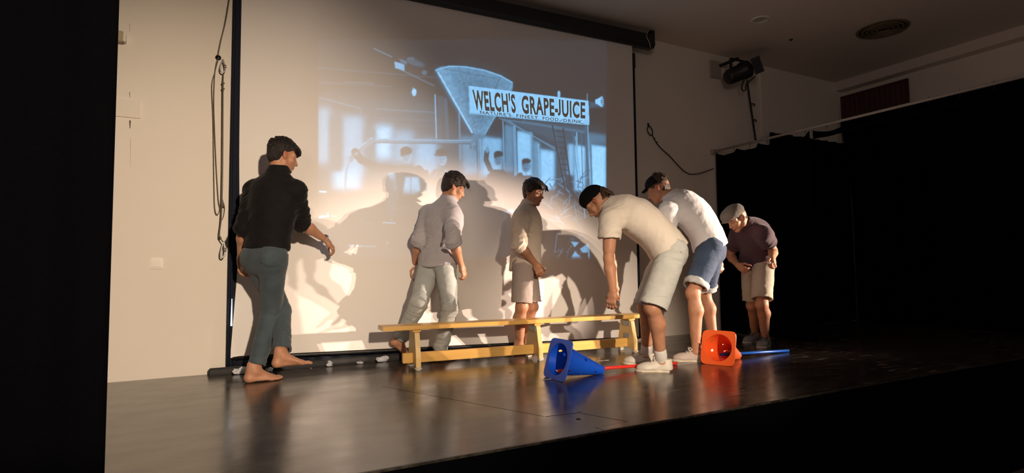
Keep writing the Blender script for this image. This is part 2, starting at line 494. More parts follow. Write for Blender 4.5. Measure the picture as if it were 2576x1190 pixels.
box('end_bracket', (-0.015, 0.0, -0.03), (0.06, 0.06, 0.03), RAILM, rail, 0.004)

# ------------------------------------------------------------------ projection screen
SL, SR, SYL, SYR, SZT = 0.185, 4.16, -0.06, -0.19, 3.33
def sy(x): return SYL + (SYR - SYL) * (x - SL) / (SR - SL)
def szb(x): return 0.124 + (0.040 - 0.124) * (x - SL) / (SR - SL)
SCREENM = mat('matt_white_screen', (0.80, 0.765, 0.72), 0.9, spec=0.2, noise=(300, 0.3, (0.78, 0.745, 0.70), None))
scr = empty('projection_screen', (0, 0, 0))
tag(scr, 'large white pull-down projection screen with a black roller housing', 'screen')
PGX = (0.77, 3.80); PGZ = (0.89, 3.02)                  # where the projector's picture falls
xs = np.unique(np.round(np.concatenate([SL + (PGX[0] - SL) * np.linspace(0, 1, 24) ** 1.6, np.linspace(*PGX, 480), np.linspace(PGX[1], SR, 12)]), 5))
ts = np.unique(np.round(np.concatenate([np.linspace(0, PGZ[0], 40), np.linspace(*PGZ, 350), np.linspace(PGZ[1], SZT, 10)]), 5)) / SZT
XX, TT = np.meshgrid(xs, ts)
Ss = (XX - SL) / (SR - SL); ZB = szb(XX); ZZ = ZB + (SZT - ZB) * TT
curl = np.exp(-Ss / 0.02)
YY = sy(XX) - 0.02 * curl * np.exp(-TT / 0.12) + 0.004 * np.sin(Ss * 9) * (1 - TT) + 0.003 * np.sin(Ss * 23 + 1) * np.exp(-TT / 0.15)
XW = XX - 0.036 * curl * (1 - np.clip((TT - 0.02) / 0.3, 0, 1)) + 0.018 * curl * np.exp(-((TT - .25) / .2) ** 2)
SCRW = np.stack([XW, YY, ZZ], -1).reshape(-1, 3)
k_ = np.arange(XX.size).reshape(XX.shape)
SCRQ = np.stack([k_[:-1, :-1], k_[:-1, 1:], k_[1:, 1:], k_[1:, :-1]], -1).reshape(-1, 4)
# the cloth's back, 4 mm behind
bi = np.unique(np.concatenate([np.arange(0, len(xs), 3), [len(xs) - 1]])); bj = np.unique(np.concatenate([np.arange(0, len(ts), 4), [len(ts) - 1]]))
Bk = np.stack([XW, YY + 0.007, ZZ], -1)[np.ix_(bj, bi)].reshape(-1, 3); kb = np.arange(len(Bk)).reshape(len(bj), len(bi))
back_me = fast_mesh('screen_back', Bk, np.stack([kb[:-1, :-1], kb[1:, :-1], kb[1:, 1:], kb[:-1, 1:]], -1).reshape(-1, 4))
link('screen_back', back_me, mat('black_screen_backing', (0.012, 0.012, 0.012), 0.9, noise=(40, .3, (.016, .016, .016), None)), scr)
# roller housing at the top with its end cap and bracket, weight bar at the bottom
ang = math.atan2(SYR - SYL, SR - SL)
def along(x, dz=0.0, z=3.36, dy=0.0): return (x, sy(x) + dy, z + dz)
x0, x1 = SL - 0.25, SR + 0.26
V, F = [], []
prof = [(-0.075, -0.06), (-0.075, 0.05), (-0.05, 0.075), (0.05, 0.075), (0.07, 0.05), (0.07, -0.06), (0.03, -0.085), (-0.03, -0.085)]
for x in (x0, x1):
    for (dy, dz) in prof: V.append(along(x, dz, 3.385, dy))
n = len(prof)
F = [tuple(range(n)), tuple(range(2 * n - 1, n - 1, -1))] + [(i, n + i, n + (i + 1) % n, (i + 1) % n) for i in range(n)]
link('roller_housing', mesh('roller_housing', V, F), BLACKMETAL, scr)
V, F = tube_vf([along(x1 - 0.01, 0, 3.365), along(x1 + 0.035, 0, 3.365)], 0.05, 16); link('end_cap', mesh('end_cap', V, F, True), BLACKMETAL, scr)
box('bracket', (x1 + 0.01, sy(x1) - 0.02, 3.37), (x1 + 0.06, sy(x1) + 0.05, 3.53), BLACKMETAL, scr, 0.004)
box('side_bracket', (SR + 0.0, sy(SR) + 0.02, 3.06), (SR + 0.07, sy(SR) + 0.05, 3.24), BLACKMETAL, scr, 0.01)
tube('pull_cord', smooth_curve([at(1631, 74, y=-0.36), at(1627, 92, y=-0.38), at(1633, 105, y=-0.38), at(1637, 122, y=-0.37)], 5), 0.003, mat('white_cord', (0.62, 0.55, 0.42), 0.7, noise=(50, .3, (.5, .45, .35), None)), scr, 6)
V, F = tube_vf([(x, sy(x) - 0.002, szb(x) - 0.005) for x in np.linspace(SL - 0.02, SR - 0.02, 12)], 0.016, 10)
link('weight_bar', mesh('weight_bar', V, F, True), BLACKMETAL, scr)

# navy blackout cloth behind the screen, showing as a strip at either side
bc = drape('curtain', ((at(585, 500, y=-0.03)[0], -0.024), (SR + 0.06, -0.028)), 0.03, 3.27, NAVY, 26, 0.010, seed=12)
tag(bc, 'dark navy curtain behind the projection screen, showing as a strip beside its edge', 'curtain')
bs = drape('curtain', ((SR - 0.03, -0.150), (SR + 0.075, -0.145)), 0.02, 3.08, NAVY, 1.5, 0.01, seed=13)
tag(bs, 'narrow dark navy curtain strip down the right edge of the screen', 'curtain')
ls = drape('curtain', ((at(577, 500, y=-0.05)[0], -0.050), (SL + 0.005, -0.050)), 0.03, 3.27, NAVY, 2.5, 0.010, seed=14)
tag(ls, 'narrow dark navy curtain strip along the left edge of the screen', 'curtain')
# daylight through a chink beside the curtain
A = at(583.5, 752, y=-0.075); B = at(582, 820, y=-0.075)
lit = mat('lit_window_gap', (0.9, 0.95, 1.0), 0.5, emit=((0.75, 0.88, 1.0), 2.2))
cx_, wd = (A[0] + B[0]) / 2, 0.006
V = [(A[0] - .002, A[1], A[2]), (A[0] + .002, A[1], A[2]), (B[0] + wd, B[1], B[2]), (B[0] - wd, B[1], B[2])]
V += [(x, y + 0.02, z) for x, y, z in V]
F = [(0, 1, 2, 3), (4, 7, 6, 5), (0, 4, 5, 1), (1, 5, 6, 2), (2, 6, 7, 3), (3, 7, 4, 0)]
struct(link('window_1', mesh('window_1', V, F), lit), 'bright sliver of window light at the left of the screen')
# ------------------------------------------------------------------ the projected picture (light thrown on the screen)
# painted here in numbers: brightness on a canvas, then carried by a fine mesh lying on the screen cloth
PX0, PY0, PX1, PY1 = 796.0, 100.0, 1532.0, 656.0
SS = 1.0
cw, ch = int((PX1 - PX0) * SS), int((PY1 - PY0) * SS)
yy_, xx_ = np.mgrid[0:ch, 0:cw]
QX, QY = PX0 + xx_ / SS, PY0 + yy_ / SS
I = np.zeros((ch, cw))
def Zp(p): return (780 + p[0] / 2.0513, 90 + p[1] / 2.0517)
def blur(a, s):
    if s <= 0: return a
    r = int(3 * s) + 1; k = np.exp(-0.5 * (np.arange(-r, r + 1) / s) ** 2); k /= k.sum()
    a = np.pad(a, ((r, r), (0, 0)), 'edge'); a = sum(k[i] * a[i:i + ch] for i in range(2 * r + 1))
    a = np.pad(a, ((0, 0), (r, r)), 'edge'); return sum(k[i] * a[:, i:i + cw] for i in range(2 * r + 1))
def polymask(pts):
    m = np.zeros((ch, cw), bool); n = len(pts)
    for i in range(n):
        (x0, y0), (x1, y1) = pts[i], pts[(i + 1) % n]
        if y0 == y1: continue
        c = ((y0 > QY) != (y1 > QY)) & (QX < (x1 - x0) * (QY - y0) / (y1 - y0) + x0)
        m ^= c
    return m.astype(float)
def paint(mask, v, soft=0.8):
    global I
    k = blur(mask, soft); I = I * (1 - k) + v * k
def poly(pts, v, soft=0.8): paint(polymask([Zp(p) for p in pts]), v, soft)
def ell(c, r, v, soft=0.8, rot=0.0):
    x, y = Zp(c); rx, ry = r[0] / 2.05, r[1] / 2.05
    dx, dy = QX - x, QY - y; ca, sa = math.cos(rot), math.sin(rot)
    paint((((dx * ca + dy * sa) / rx) ** 2 + ((-dx * sa + dy * ca) / ry) ** 2 < 1).astype(float), v, soft)
def line(pts, w_, v, soft=0.7, a=1.0):
    global I
    P = [np.array(Zp(p)) for p in pts]; d = np.full((ch, cw), 1e9)
    for p, q in zip(P[:-1], P[1:]):
        e = q - p; L2 = e @ e + 1e-9
        t = np.clip(((QX - p[0]) * e[0] + (QY - p[1]) * e[1]) / L2, 0, 1)
        d = np.minimum(d, np.hypot(QX - p[0] - t * e[0], QY - p[1] - t * e[1]))
    k = blur(np.clip((w_ / 4.1 - d) + 0.5, 0, 1), soft * 0.6) * a
    I = I * (1 - k) + v * k

I[:] = 0.03
# haze and rafters of the shed
poly([(40, 300), (640, 330), (780, 500), (1525, 500), (1525, 800), (40, 800)], 0.13, 22)
for (a, b, w_, v) in [((40, 165), (640, 215), 8, .10), ((40, 240), (420, 262), 7, .12), ((180, 238), (330, 246), 3, .30), ((45, 318), (262, 376), 4, .34), ((260, 372), (262, 402), 3, .28),
                      ((340, 378), (642, 396), 8, .22), ((340, 424), (642, 440), 6, .18), ((45, 340), (250, 400), 14, .10), ((340, 452), (640, 466), 5, .16)]:
    line([a, b], w_, v)
# bright blurred windows at the left
for (x0, y0, x1, y1, v) in [(40, 370, 104, 660, .50), (165, 415, 276, 720, .52), (118, 680, 262, 800, .66), (338, 462, 424, 640, .78), (430, 490, 535, 655, .50), (545, 540, 655, 690, .62), (560, 640, 640, 730, .5)]:
    poly([(x0, y0), (x1, y0), (x1, y1), (x0, y1)], v, 9)
poly([(280, 480), (335, 480), (335, 660), (280, 660)], .20, 4)
poly([(100, 420), (165, 420), (165, 700), (100, 700)], .16, 4)
line([(645, 305), (652, 530)], 6, .62); poly([(655, 310), (690, 312), (740, 620), (690, 620)], .12, 2); line([(700, 330), (712, 560)], 16, .17)
line([(770, 400), (775, 640)], 10, .33); line([(755, 420), (757, 620)], 4, .12)
poly([(776, 520), (900, 520), (900, 720), (790, 720)], .42, 6)
# windows, posts and sloping roof at the right
for (x0, y0, x1, y1, v) in [(890, 520, 990, 735, .66), (1005, 455, 1052, 700, .40), (1066, 490, 1146, 735, .80), (1150, 540, 1186, 760, .45), (1186, 585, 1262, 790, .85), (1330, 520, 1362, 720, .75), (1366, 560, 1420, 800, .88), (1440, 560, 1528, 830, .92), (1425, 500, 1528, 560, .30)]:
    poly([(x0, y0), (x1, y0 + 12), (x1, y1), (x0, y1)], v, 3.5)
poly([(960, 420), (1436, 470), (1425, 560), (1300, 560)], .16, 3)
for k in range(6): line([(975 + 10 * k, 424 + 3 * k), (1262, 590 + 2 * k - 14)], 3, (.5, .2, .42, .15, .36, .5)[k])
line([(990, 430), (1420, 500)], 5, .34); line([(1100, 440), (1430, 495)], 4, .30)
for (x, y0, y1, w_, v) in [(995, 440, 730, 5, .55), (1054, 470, 740, 14, .50), (1064, 470, 740, 4, .15), (1140, 500, 780, 7, .52), (1178, 560, 790, 8, .62), (1376, 500, 800, 5, .70), (1400, 505, 800, 4, .25), (1430, 300, 800, 5, .42), (1446, 540, 830, 12, .35)]:
    line([(x, y0), (x + 8, y1)], w_, v)
line([(1420, 470), (1440, 800)], 10, .20); line([(1434, 470), (1452, 800)], 3, .66)
line([(1368, 520), (1420, 940)], 4, .62); line([(1355, 500), (1398, 900)], 3, .35)
# debris and bright planks low at the right
rg = np.random.default_rng(4)
for _ in range(70):
    x, y = rg.uniform(1170, 1430), rg.uniform(730, 950); an = rg.choice([-0.9, 0.7, 1.2, 0.2]) + rg.normal(0, .25); l_ = rg.uniform(15, 80)
    line([(x, y), (x + l_ * math.cos(an), y + l_ * math.sin(an))], rg.uniform(2, 5), rg.uniform(.16, .50))
for _ in range(26):
    x, y = rg.uniform(1260, 1420), rg.uniform(1020, 1145); an = rg.uniform(-1.4, 1.4); l_ = rg.uniform(8, 36)
    line([(x, y), (x + l_ * math.cos(an), y + l_ * math.sin(an))], rg.uniform(2, 5), rg.uniform(.15, .42))
poly([(1345, 1062), (1388, 1066), (1366, 1092)], .85); poly([(1392, 1100), (1434, 1072), (1432, 1118), (1406, 1120)], .80); poly([(1348, 1145), (1366, 1112), (1404, 1147)], .85)
line([(1436, 1085), (1440, 1146)], 8, .66); line([(1275, 1020), (1262, 1120)], 5, .34); line([(1190, 965), (1195, 990)], 18, .30)
# ladder
line([(1252, 466), (1318, 800)], 8, .05); line([(1306, 480), (1350, 800)], 8, .06); line([(1257, 466), (1323, 800)], 2, .40)
for k in range(11):
    t = k / 10.5; line([(1256 + 64 * t, 488 + 305 * t), (1309 + 40 * t, 496 + 298 * t)], 5, .07)
# hopper
hop = [(646, 176), (668, 162), (720, 154), (800, 158), (900, 176), (985, 205), (1042, 238), (1048, 262), (1040, 290), (955, 425), (898, 520), (858, 520), (815, 470), (726, 318)]
poly(hop, .46, 1)
poly([(760, 170), (1000, 240), (900, 460), (850, 480)], .34, 16)
poly([(655, 180), (690, 172), (845, 500), (830, 490)], .58, 8)
line([(662, 190), (836, 500)], 8, .86); line([(648, 178), (720, 157), (800, 160), (900, 178), (985, 207), (1044, 242)], 6, .72)
line([(1044, 250), (900, 512)], 5, .60); line([(700, 172), (960, 220)], 3, .22); line([(980, 215), (880, 450)], 3, .22); line([(770, 165), (810, 300), (860, 500)], 3, .28)
I += blur(rg.normal(0, 1, (ch, cw)), 1.6) * 0.42 * blur(polymask([Zp(p) for p in hop]), 1) * 0.35
# pipes and hose
line([(868, 515), (880, 740)], 24, .38); line([(876, 520), (888, 740)], 5, .60); line([(858, 520), (866, 730)], 5, .16)
poly([(840, 510), (900, 508), (905, 530), (836, 532)], .36)
line([(318, 540), (840, 548), (868, 520)], 20, .34); line([(330, 534), (830, 541)], 4, .58); line([(330, 552), (830, 558)], 4, .10)
line([(325, 535), (285, 565), (240, 605), (205, 640)], 28, .30); line([(318, 528), (272, 562), (222, 606)], 5, .58)
line([(205, 630), (186, 690), (180, 760), (180, 840)], 14, .38); line([(196, 640), (178, 700), (174, 830)], 4, .62); line([(180, 840), (186, 920)], 4, .55); line([(184, 960), (190, 985)], 10, .3)
for p in [(830, 575), (850, 580), (300, 540)]: ell(p, (9, 14), .30)
# the men of the picture
def man(hd, hat, sh, w_, base, coat, face):
    x, y = hd; sx, sy_ = sh
    poly([(sx - w_, sy_ + 30), (sx - w_ * .5, sy_), (sx + w_ * .5, sy_), (sx + w_, sy_ + 34), (sx + w_ * 1.05, base), (sx - w_ * 1.0, base)], coat, 1.2)
    ell((x, y + 4), (24, 32), face, 1); ell((x - 7, y + 14), (12, 20), face * .75, 2); ell((x + 8, y), (3, 3), .12, .6); ell((x - 9, y), (3, 3), .12, .6)
    for q in hat: ell(*q)
    line([(x - 9, y + 20), (x + 9, y + 20)], 3, .12, a=.7)
man((500, 622), [((496, 594), (31, 22), .06, 1), ((476, 610), (10, 14), .06, 1)], (498, 668), 66, 800, .11, .46)
line([(440, 690), (350, 682), (262, 640), (232, 600)], 40, .10); line([(560, 690), (592, 730)], 44, .10); ell((238, 608), (12, 8), .30)
poly([(402, 706), (436, 706), (448, 800), (428, 806)], .45, 2); poly([(492, 730), (560, 730), (570, 800), (540, 820), (478, 818)], .58, 2); line([(520, 730), (520, 810)], 6, .35)
man((682, 634), [((677, 602), (29, 18), .06, 1), ((676, 615), (38, 7), .08, 1)], (670, 690), 60, 840, .15, .50)
line([(700, 690), (706, 740)], 5, .45); line([(655, 700), (620, 760)], 4, .34)
man((974, 634), [((972, 610), (24, 16), .06, 1), ((956, 622), (7, 12), .06, 1)], (970, 690), 56, 850, .08, .42)
line([(930, 690), (908, 640), (912, 600)], 26, .09); ell((914, 588), (10, 16), .46); line([(1010, 740), (1080, 750)], 26, .09)
man((1116, 668), [((1116, 646), (23, 14), .06, 1), ((1100, 656), (6, 10), .06, 1)], (1118, 722), 52, 840, .08, .44)
line([(1085, 720), (1040, 758)], 28, .08); line([(1110, 700), (1140, 760)], 3, .34)
# dark waggon in front with a few glints
poly([(40, 800), (620, 812), (620, 738), (900, 726), (1010, 742), (1180, 770), (1180, 1150), (40, 1150)], .055, 8)
line([(600, 705), (600, 800)], 24, .10)
for (a, b, w_, v) in [((50, 804), (82, 806), 8, .7), ((48, 938), (92, 930), 9, .75), ((90, 914), (94, 928), 5, .6), ((112, 929), (132, 932), 4, .55), ((48, 928), (70, 926), 4, .5), ((376, 964), (438, 967), 5, .62), ((412, 950), (424, 952), 4, .4), ((195, 1082), (336, 1088), 5, .45), ((206, 1080), (214, 1086), 6, .66), ((240, 1084), (260, 1086), 6, .66),
                      ((396, 1066), (402, 1072), 6, .5), ((400, 930), (440, 928), 3, .35), ((262, 960), (330, 975), 4, .22), ((380, 1098), (420, 1104), 3, .2), ((1022, 905), (1046, 905), 18, .42), ((1060, 830), (1100, 900), 6, .14), ((985, 820), (1010, 940), 16, .12)]:
    line([a, b], w_, v)
line([(455, 800), (432, 900), (500, 880)], 5, .16); poly([(400, 740), (445, 740), (440, 930), (400, 930)], .12, 6); poly([(600, 760), (650, 760), (640, 860), (610, 860)], .16, 5)
# bulbs, swinging lamp at the top left, sign plate, loudspeaker symbol
ell((537, 292), (12, 20), .80); line([(530, 268), (534, 280)], 4, .6); ell((1284, 302), (8, 18), .78)
line([(330, 66), (420, 108)], 7, .26); line([(470, 175), (640, 258)], 6, .24); poly([(436, 132), (486, 148), (488, 182), (438, 166)], .62); poly([(455, 116), (500, 130), (500, 150), (470, 138)], .24)
ell((545, 140), (50, 16), .16, 2, .3); ell((590, 190), (14, 12), .22); ell((520, 118), (20, 8), .2)
poly([(1440, 340), (1520, 350), (1520, 370), (1442, 372)], .16, 2)
poly([(818, 258), (1437, 336), (1442, 462), (824, 402)], .80, .6)
line([(822, 262), (1434, 339)], 4, .88, a=.8); line([(828, 399), (1440, 458)], 4, .56, a=.8)
poly([(1472, 327), (1484, 326), (1500, 314), (1500, 366), (1484, 354), (1473, 352)], .85, .5)
for a in range(7):
    t = -1.2 + a * .4; line([(1500 + 5 * math.cos(t), 340 + 18 * math.sin(t)), (1500 + 15 * math.cos(t), 340 + 29 * math.sin(t))], 5, .78)
# photograph grain, streaks; fade at the very top and the bottom
I *= 1 + 0.10 * blur(rg.normal(0, 1, (ch, cw)), 2.2) * 2.5
I *= np.clip((QX - 799.5) / 1.5, 0, 1) * np.clip((1526.5 - QX) / 2, 0, 1)
I *= np.clip((PY1 - 4 - QY) / 6, 0, 1)
I *= 1.0 - 0.30 * np.clip((QY - 470) / 120, 0, 1)
I = np.clip(I, 0, 1)

W = SCRW
pp = proj(W)
u = np.clip((pp[:, 0] - PX0) * SS, 0, cw - 1.001); v = np.clip((pp[:, 1] - PY0) * SS, 0, ch - 1.001)
inside = (pp[:, 0] > PX0) & (pp[:, 0] < PX1) & (pp[:, 1] > PY0) & (pp[:, 1] < PY1)
iu, iv = u.astype(int), v.astype(int); fu, fv = u - iu, v - iv
val = (I[iv, iu] * (1 - fu) * (1 - fv) + I[iv, iu + 1] * fu * (1 - fv) + I[iv + 1, iu] * (1 - fu) * fv + I[iv + 1, iu + 1] * fu * fv) * inside
lum = val ** 1.2
col = np.stack([0.06 + 0.14 * val, 0.38 + 0.10 * val, 0.72 + 0.06 * val], -1) * lum[:, None]
me = fast_mesh('screen_cloth', W, SCRQ)
ca = me.color_attributes.new('picture', 'FLOAT_COLOR', 'POINT')
ca.data.foreach_set('color', np.concatenate([col, np.ones((len(col), 1))], 1).astype(np.float32).ravel())
pm = bpy.data.materials.new('projected_light'); pm.use_nodes = True
b = pm.node_tree.nodes['Principled BSDF']; b.inputs['Base Color'].default_value = (0.80, 0.765, 0.72, 1); b.inputs['Roughness'].default_value = 0.9; b.inputs['Specular IOR Level'].default_value = 0.2
an = pm.node_tree.nodes.new('ShaderNodeAttribute'); an.attribute_name = 'picture'
pm.node_tree.links.new(an.outputs['Color'], b.inputs['Emission Color']); b.inputs['Emission Strength'].default_value = 1.5
pic = link('screen_cloth', me, pm, scr)
pic['label'] = 'white screen cloth with a pale blue projected photograph of men, a hopper and a sign'
# lettering of the sign: unlit letters, i.e. plain screen cloth in front of the lit plate
def lettering(name, text, quad, bold, widen=1.0, name_caps=True):
    cu = bpy.data.curves.new(name, 'FONT'); cu.body = text; cu.offset = bold; cu.space_character = widen; cu.resolution_u = 3
    o = bpy.data.objects.new(name, cu); COL.objects.link(o)
    dg = bpy.context.evaluated_depsgraph_get(); m_ = bpy.data.meshes.new_from_object(o.evaluated_get(dg))
    bpy.data.objects.remove(o, do_unlink=True)
    V = np.array([v.co[:] for v in m_.vertices]); F = [tuple(p.vertices) for p in m_.polygons]
    lo, hi = V.min(0), V.max(0)
    if name_caps:
        lo[1], hi[1] = 0.0, 0.729
        par = list(range(len(V)))                        # letters that hang below the line (J) are drawn standing on it
        def find(i):
            while par[i] != i: par[i] = par[par[i]]; i = par[i]
            return i
        for f in F:
            for i in f[1:]: par[find(i)] = find(f[0])
        rt = np.array([find(i) for i in range(len(V))])
        for r_ in np.unique(rt):
            k_ = rt == r_; y0 = V[k_, 1].min()
            if y0 < -0.05: V[k_, 1] = (V[k_, 1] - y0) * 0.729 / (V[k_, 1].max() - y0)
    U = (V[:, 0] - lo[0]) / (hi[0] - lo[0]); T = (V[:, 1] - lo[1]) / (hi[1] - lo[1])
    tl, tr, bl, br = (np.array(Zp(q)) for q in quad)
    out = []
    for a, t in zip(U, T):
        q = (tl * (1 - a) + tr * a) * t + (bl * (1 - a) + br * a) * (1 - t)
        d = ray(*q); s = 1.0
        # intersect with the tilted plane of the screen, 6 mm in front
        k_ = (SYR - SYL) / (SR - SL)
        s = (SYL - 0.0065 + k_ * (CAMP[0] - SL) - CAMP[1]) / (d[1] - k_ * d[0])
        out.append(CAMP + d * s)
    return link(name, mesh(name, out, F), SCREENM, pic)
def words(ws, quad, bold, widen):
    """words = (text, start, end) as fractions of the line's length"""
    tl, tr, bl, br = (np.array(q, float) for q in quad)
    for tx, a, b_ in ws:
        lettering('lettering', tx, [tl + (tr - tl) * a, tl + (tr - tl) * b_, bl + (br - bl) * a, bl + (br - bl) * b_], bold, widen)
words([("WELCH'S", 0.0, 0.378), ("GRAPE-JUICE", 0.432, 1.0)], [(836, 277), (1420, 343), (846, 377), (1420, 424)], 0.036, 1.10)
words([("NATURE'S", 0.0, 0.302), ("FINEST", 0.352, 0.562), ("FOOD", 0.606, 0.758), ("DRINK.", 0.808, 1.0)], [(876, 386), (1410, 437), (878, 402), (1410, 453)], 0.022, 1.16)
lettering('lettering', "and", [(1285, 432), (1303, 427), (1288, 443), (1306, 438)], 0.01, name_caps=False)
# ------------------------------------------------------------------ ceiling and wall fittings
WHITEPLASTIC = mat('ivory_plastic', (0.78, 0.74, 0.66), 0.4, noise=(8, 0.3, (0.74, 0.70, 0.61), None))
STEEL = mat('galvanised_steel', (0.50, 0.50, 0.48), 0.38, metal=0.9, noise=(35, 0.3, (0.40, 0.40, 0.39), None))
CORD = mat('grey_rope', (0.20, 0.165, 0.12), 0.9, noise=(160, 0.3, (0.13, 0.105, 0.075), (1, 1, .3)), bump=(300, 0.5, None))

def ceil_pt(px, py): return at(px, py, z=3.53)
p = ceil_pt(1913, 49)
dl = empty('downlight', tuple(p)); tag(dl, 'small round recessed ceiling lamp with a white ring, unlit', 'ceiling lamp')
lathe('ring', [(0.062, 0.0), (0.064, -0.008), (0.095, -0.012), (0.10, -0.006), (0.10, 0.0)], WHITEPLASTIC, dl, 32)
lathe('reflector', [(0.062, -0.004), (0.045, -0.001), (0.0, -0.0005)], mat('lamp_reflector', (0.85, 0.82, 0.78), 0.25, metal=0.6, noise=(9, .3, (.8, .77, .72), None)), dl, 32)
p = ceil_pt(2220, 73)
vt = empty('ceiling_vent', tuple(p)); tag(vt, 'large round dark ceiling air vent with ring grille', 'vent')
VENTM = mat('vent_brown', (0.20, 0.15, 0.085), 0.6, noise=(20, .3, (.14, .105, .06), None))
VENTD = mat('vent_dark', (0.02, 0.017, 0.014), 0.8, noise=(20, .3, (.03, .025, .02), None))
lathe('rim', [(0.235, 0.0), (0.235, -0.012), (0.262, -0.014), (0.27, 0.0)], VENTM, vt, 40)
lathe('plenum', [(0.236, -0.002), (0.0, -0.0015)], VENTD, vt, 40)
for r in (0.19, 0.145, 0.10, 0.055):
    lathe('grille_ring', [(r, -0.003), (r + 0.004, -0.02), (r + 0.022, -0.010), (r + 0.02, -0.003), (r, -0.003)], VENTM, vt, 32)
p = ceil_pt(1990, 99)
lathe_o = lathe('ceiling_plug', [(0.0, -0.012), (0.018, -0.012), (0.022, 0.0)], VENTD, None, 12, loc=tuple(p)); tag(lathe_o, 'tiny dark plug in the ceiling to the right of the small lamp', 'plug')

# stage lamp high on the back wall at the right, with its bracket, cable loop and safety chain
sl = empty('stage_lamp', tuple(at(1855, 185, y=-0.30))); tag(sl, 'black stage spotlight on a bracket high on the wall, with a hanging chain', 'spotlight')
tl_ = Matrix.Rotation(math.radians(64), 4, 'Y') @ Matrix.Rotation(math.radians(18), 4, 'X')
lathe('housing', [(0.0, -0.16), (0.075, -0.155), (0.095, -0.12), (0.10, 0.06), (0.112, 0.07), (0.112, 0.15), (0.10, 0.15), (0.098, 0.10), (0.0, 0.10)], BLACKMETAL, sl, 24, M=tl_)
bm = bmesh.new()
for s in (-1, 1): box_bm(bm, (s * 0.112 - 0.006, -0.02, -0.02), (s * 0.112 + 0.006, 0.02, 0.17))
box_bm(bm, (-0.118, -0.02, 0.165), (0.118, 0.02, 0.178))
link('yoke', bm_mesh(bm, 'yoke', 0.002), BLACKMETAL, sl)
for k in range(2):
    bm = bmesh.new(); box_bm(bm, (-0.10, -0.003, 0.0), (0.10, 0.003, 0.11), tl_ @ Matrix.Translation((0, (0.11, -0.11)[k], 0.15)) @ Matrix.Rotation((-.35, .35)[k], 4, 'X'))
    link('barn_door', bm_mesh(bm, 'barn_door'), BLACKMETAL, sl)
box('bracket_arm', (-0.02, -0.02, 0.17), (0.02, 0.285, 0.20), BLACKMETAL, sl, 0.004)
box('wall_plate', (-0.16, 0.262, 0.02), (0.02, 0.292, 0.24), mat('pale_wall_plate', (0.45, 0.41, 0.35), 0.6, noise=(9, .3, (.4, .36, .31), None)), sl, 0.006)
o = sl.location
def rel(px, py, y): return np.array(at(px, py, y=y)) - np.array(o)
tube('cable', smooth_curve([rel(1872, 200, -.27), rel(1866, 218, -.25), rel(1868, 228, -.22), rel(1876, 226, -.2), rel(1878, 212, -.2), rel(1893, 198, -.15), rel(1900, 192, -.1)], 6), 0.008, BLACKMETAL, sl, 6)
ch0, ch1 = rel(1880, 206, -.10), rel(1901, 352, -.04)
lk = None
for k in range(26):
    t = k / 25
    if lk is None:
        pts = [(0.010 * math.cos(a), 0, 0.030 * math.sin(a)) for a in np.linspace(0, 2 * math.pi, 10, endpoint=False)]
        V, F = tube_vf(pts, 0.0045, 5, True); lk = link('chain_link', mesh('chain_link', V, F, True), BLACKMETAL, sl); c_ = lk
    else:
        c_ = lk.copy(); COL.objects.link(c_); c_.parent = sl
    c_.location = tuple(ch0 + (ch1 - ch0) * t); c_.rotation_euler = (0, 0.1, (k % 2) * math.pi / 2)
for (px, py) in ((1893, 262), (1897, 302)):
    q = rel(px, py, -.08); tube('clip', [q + (-.02, 0, 0), q + (.02, 0, .006), q + (.045, 0, -.002), q + (.03, 0, -.02)], 0.009, BLACKMETAL, sl, 6)
# cable trunking up the wall behind the chain
A, B = at(1912, 180, y=0), at(1918, 345, y=0)
cdt = box('cable_trunking', (A[0] - 0.025, -0.022, B[2]), (A[0] + 0.025, 0.0, 3.53), PLASTER, None, 0.003); tag(cdt, 'plastered-over vertical cable trunking on the wall right of the stage spotlight', 'trunking')
# hook with a slack cable right of the screen
wc = empty('wall_cable', tuple(at(1633, 312, y=-0.03))); tag(wc, 'thin dark cable sagging from a wall hook to the black side curtain', 'cable')
o = wc.location
tube('hook', [rel(1633, 312, 0.0), rel(1633, 312, -0.05), rel(1630, 318, -0.06), rel(1630, 309, -0.065)], 0.006, BLACKMETAL, wc, 6)
tube('loop', smooth_curve([rel(1633, 316, -.04), rel(1628, 326, -.04), rel(1634, 338, -.04), rel(1641, 340, -.04), rel(1641, 328, -.04), rel(1634, 316, -.04)], 5), 0.006, BLACKMETAL, wc, 6)
tube('cord', smooth_curve([rel(1640, 338, -.04), rel(1652, 360, -.04), rel(1668, 378, -.04), rel(1684, 392, -.04), rel(1702, 412, -.05), rel(1720, 430, -.06), rel(1736, 438, -.07), rel(1756, 437, -.08), rel(1776, 431, -.09), rel(1795, 424, -.10)], 5), 0.006, BLACKMETAL, wc, 6)
for q in ((1646, 349), (1652, 358)):
    lathe('knot', [(0, -.012), (.011, -.006), (.011, .006), (0, .012)], BLACKMETAL, wc, 8, M=Matrix.Translation(rel(*q, -.04)))

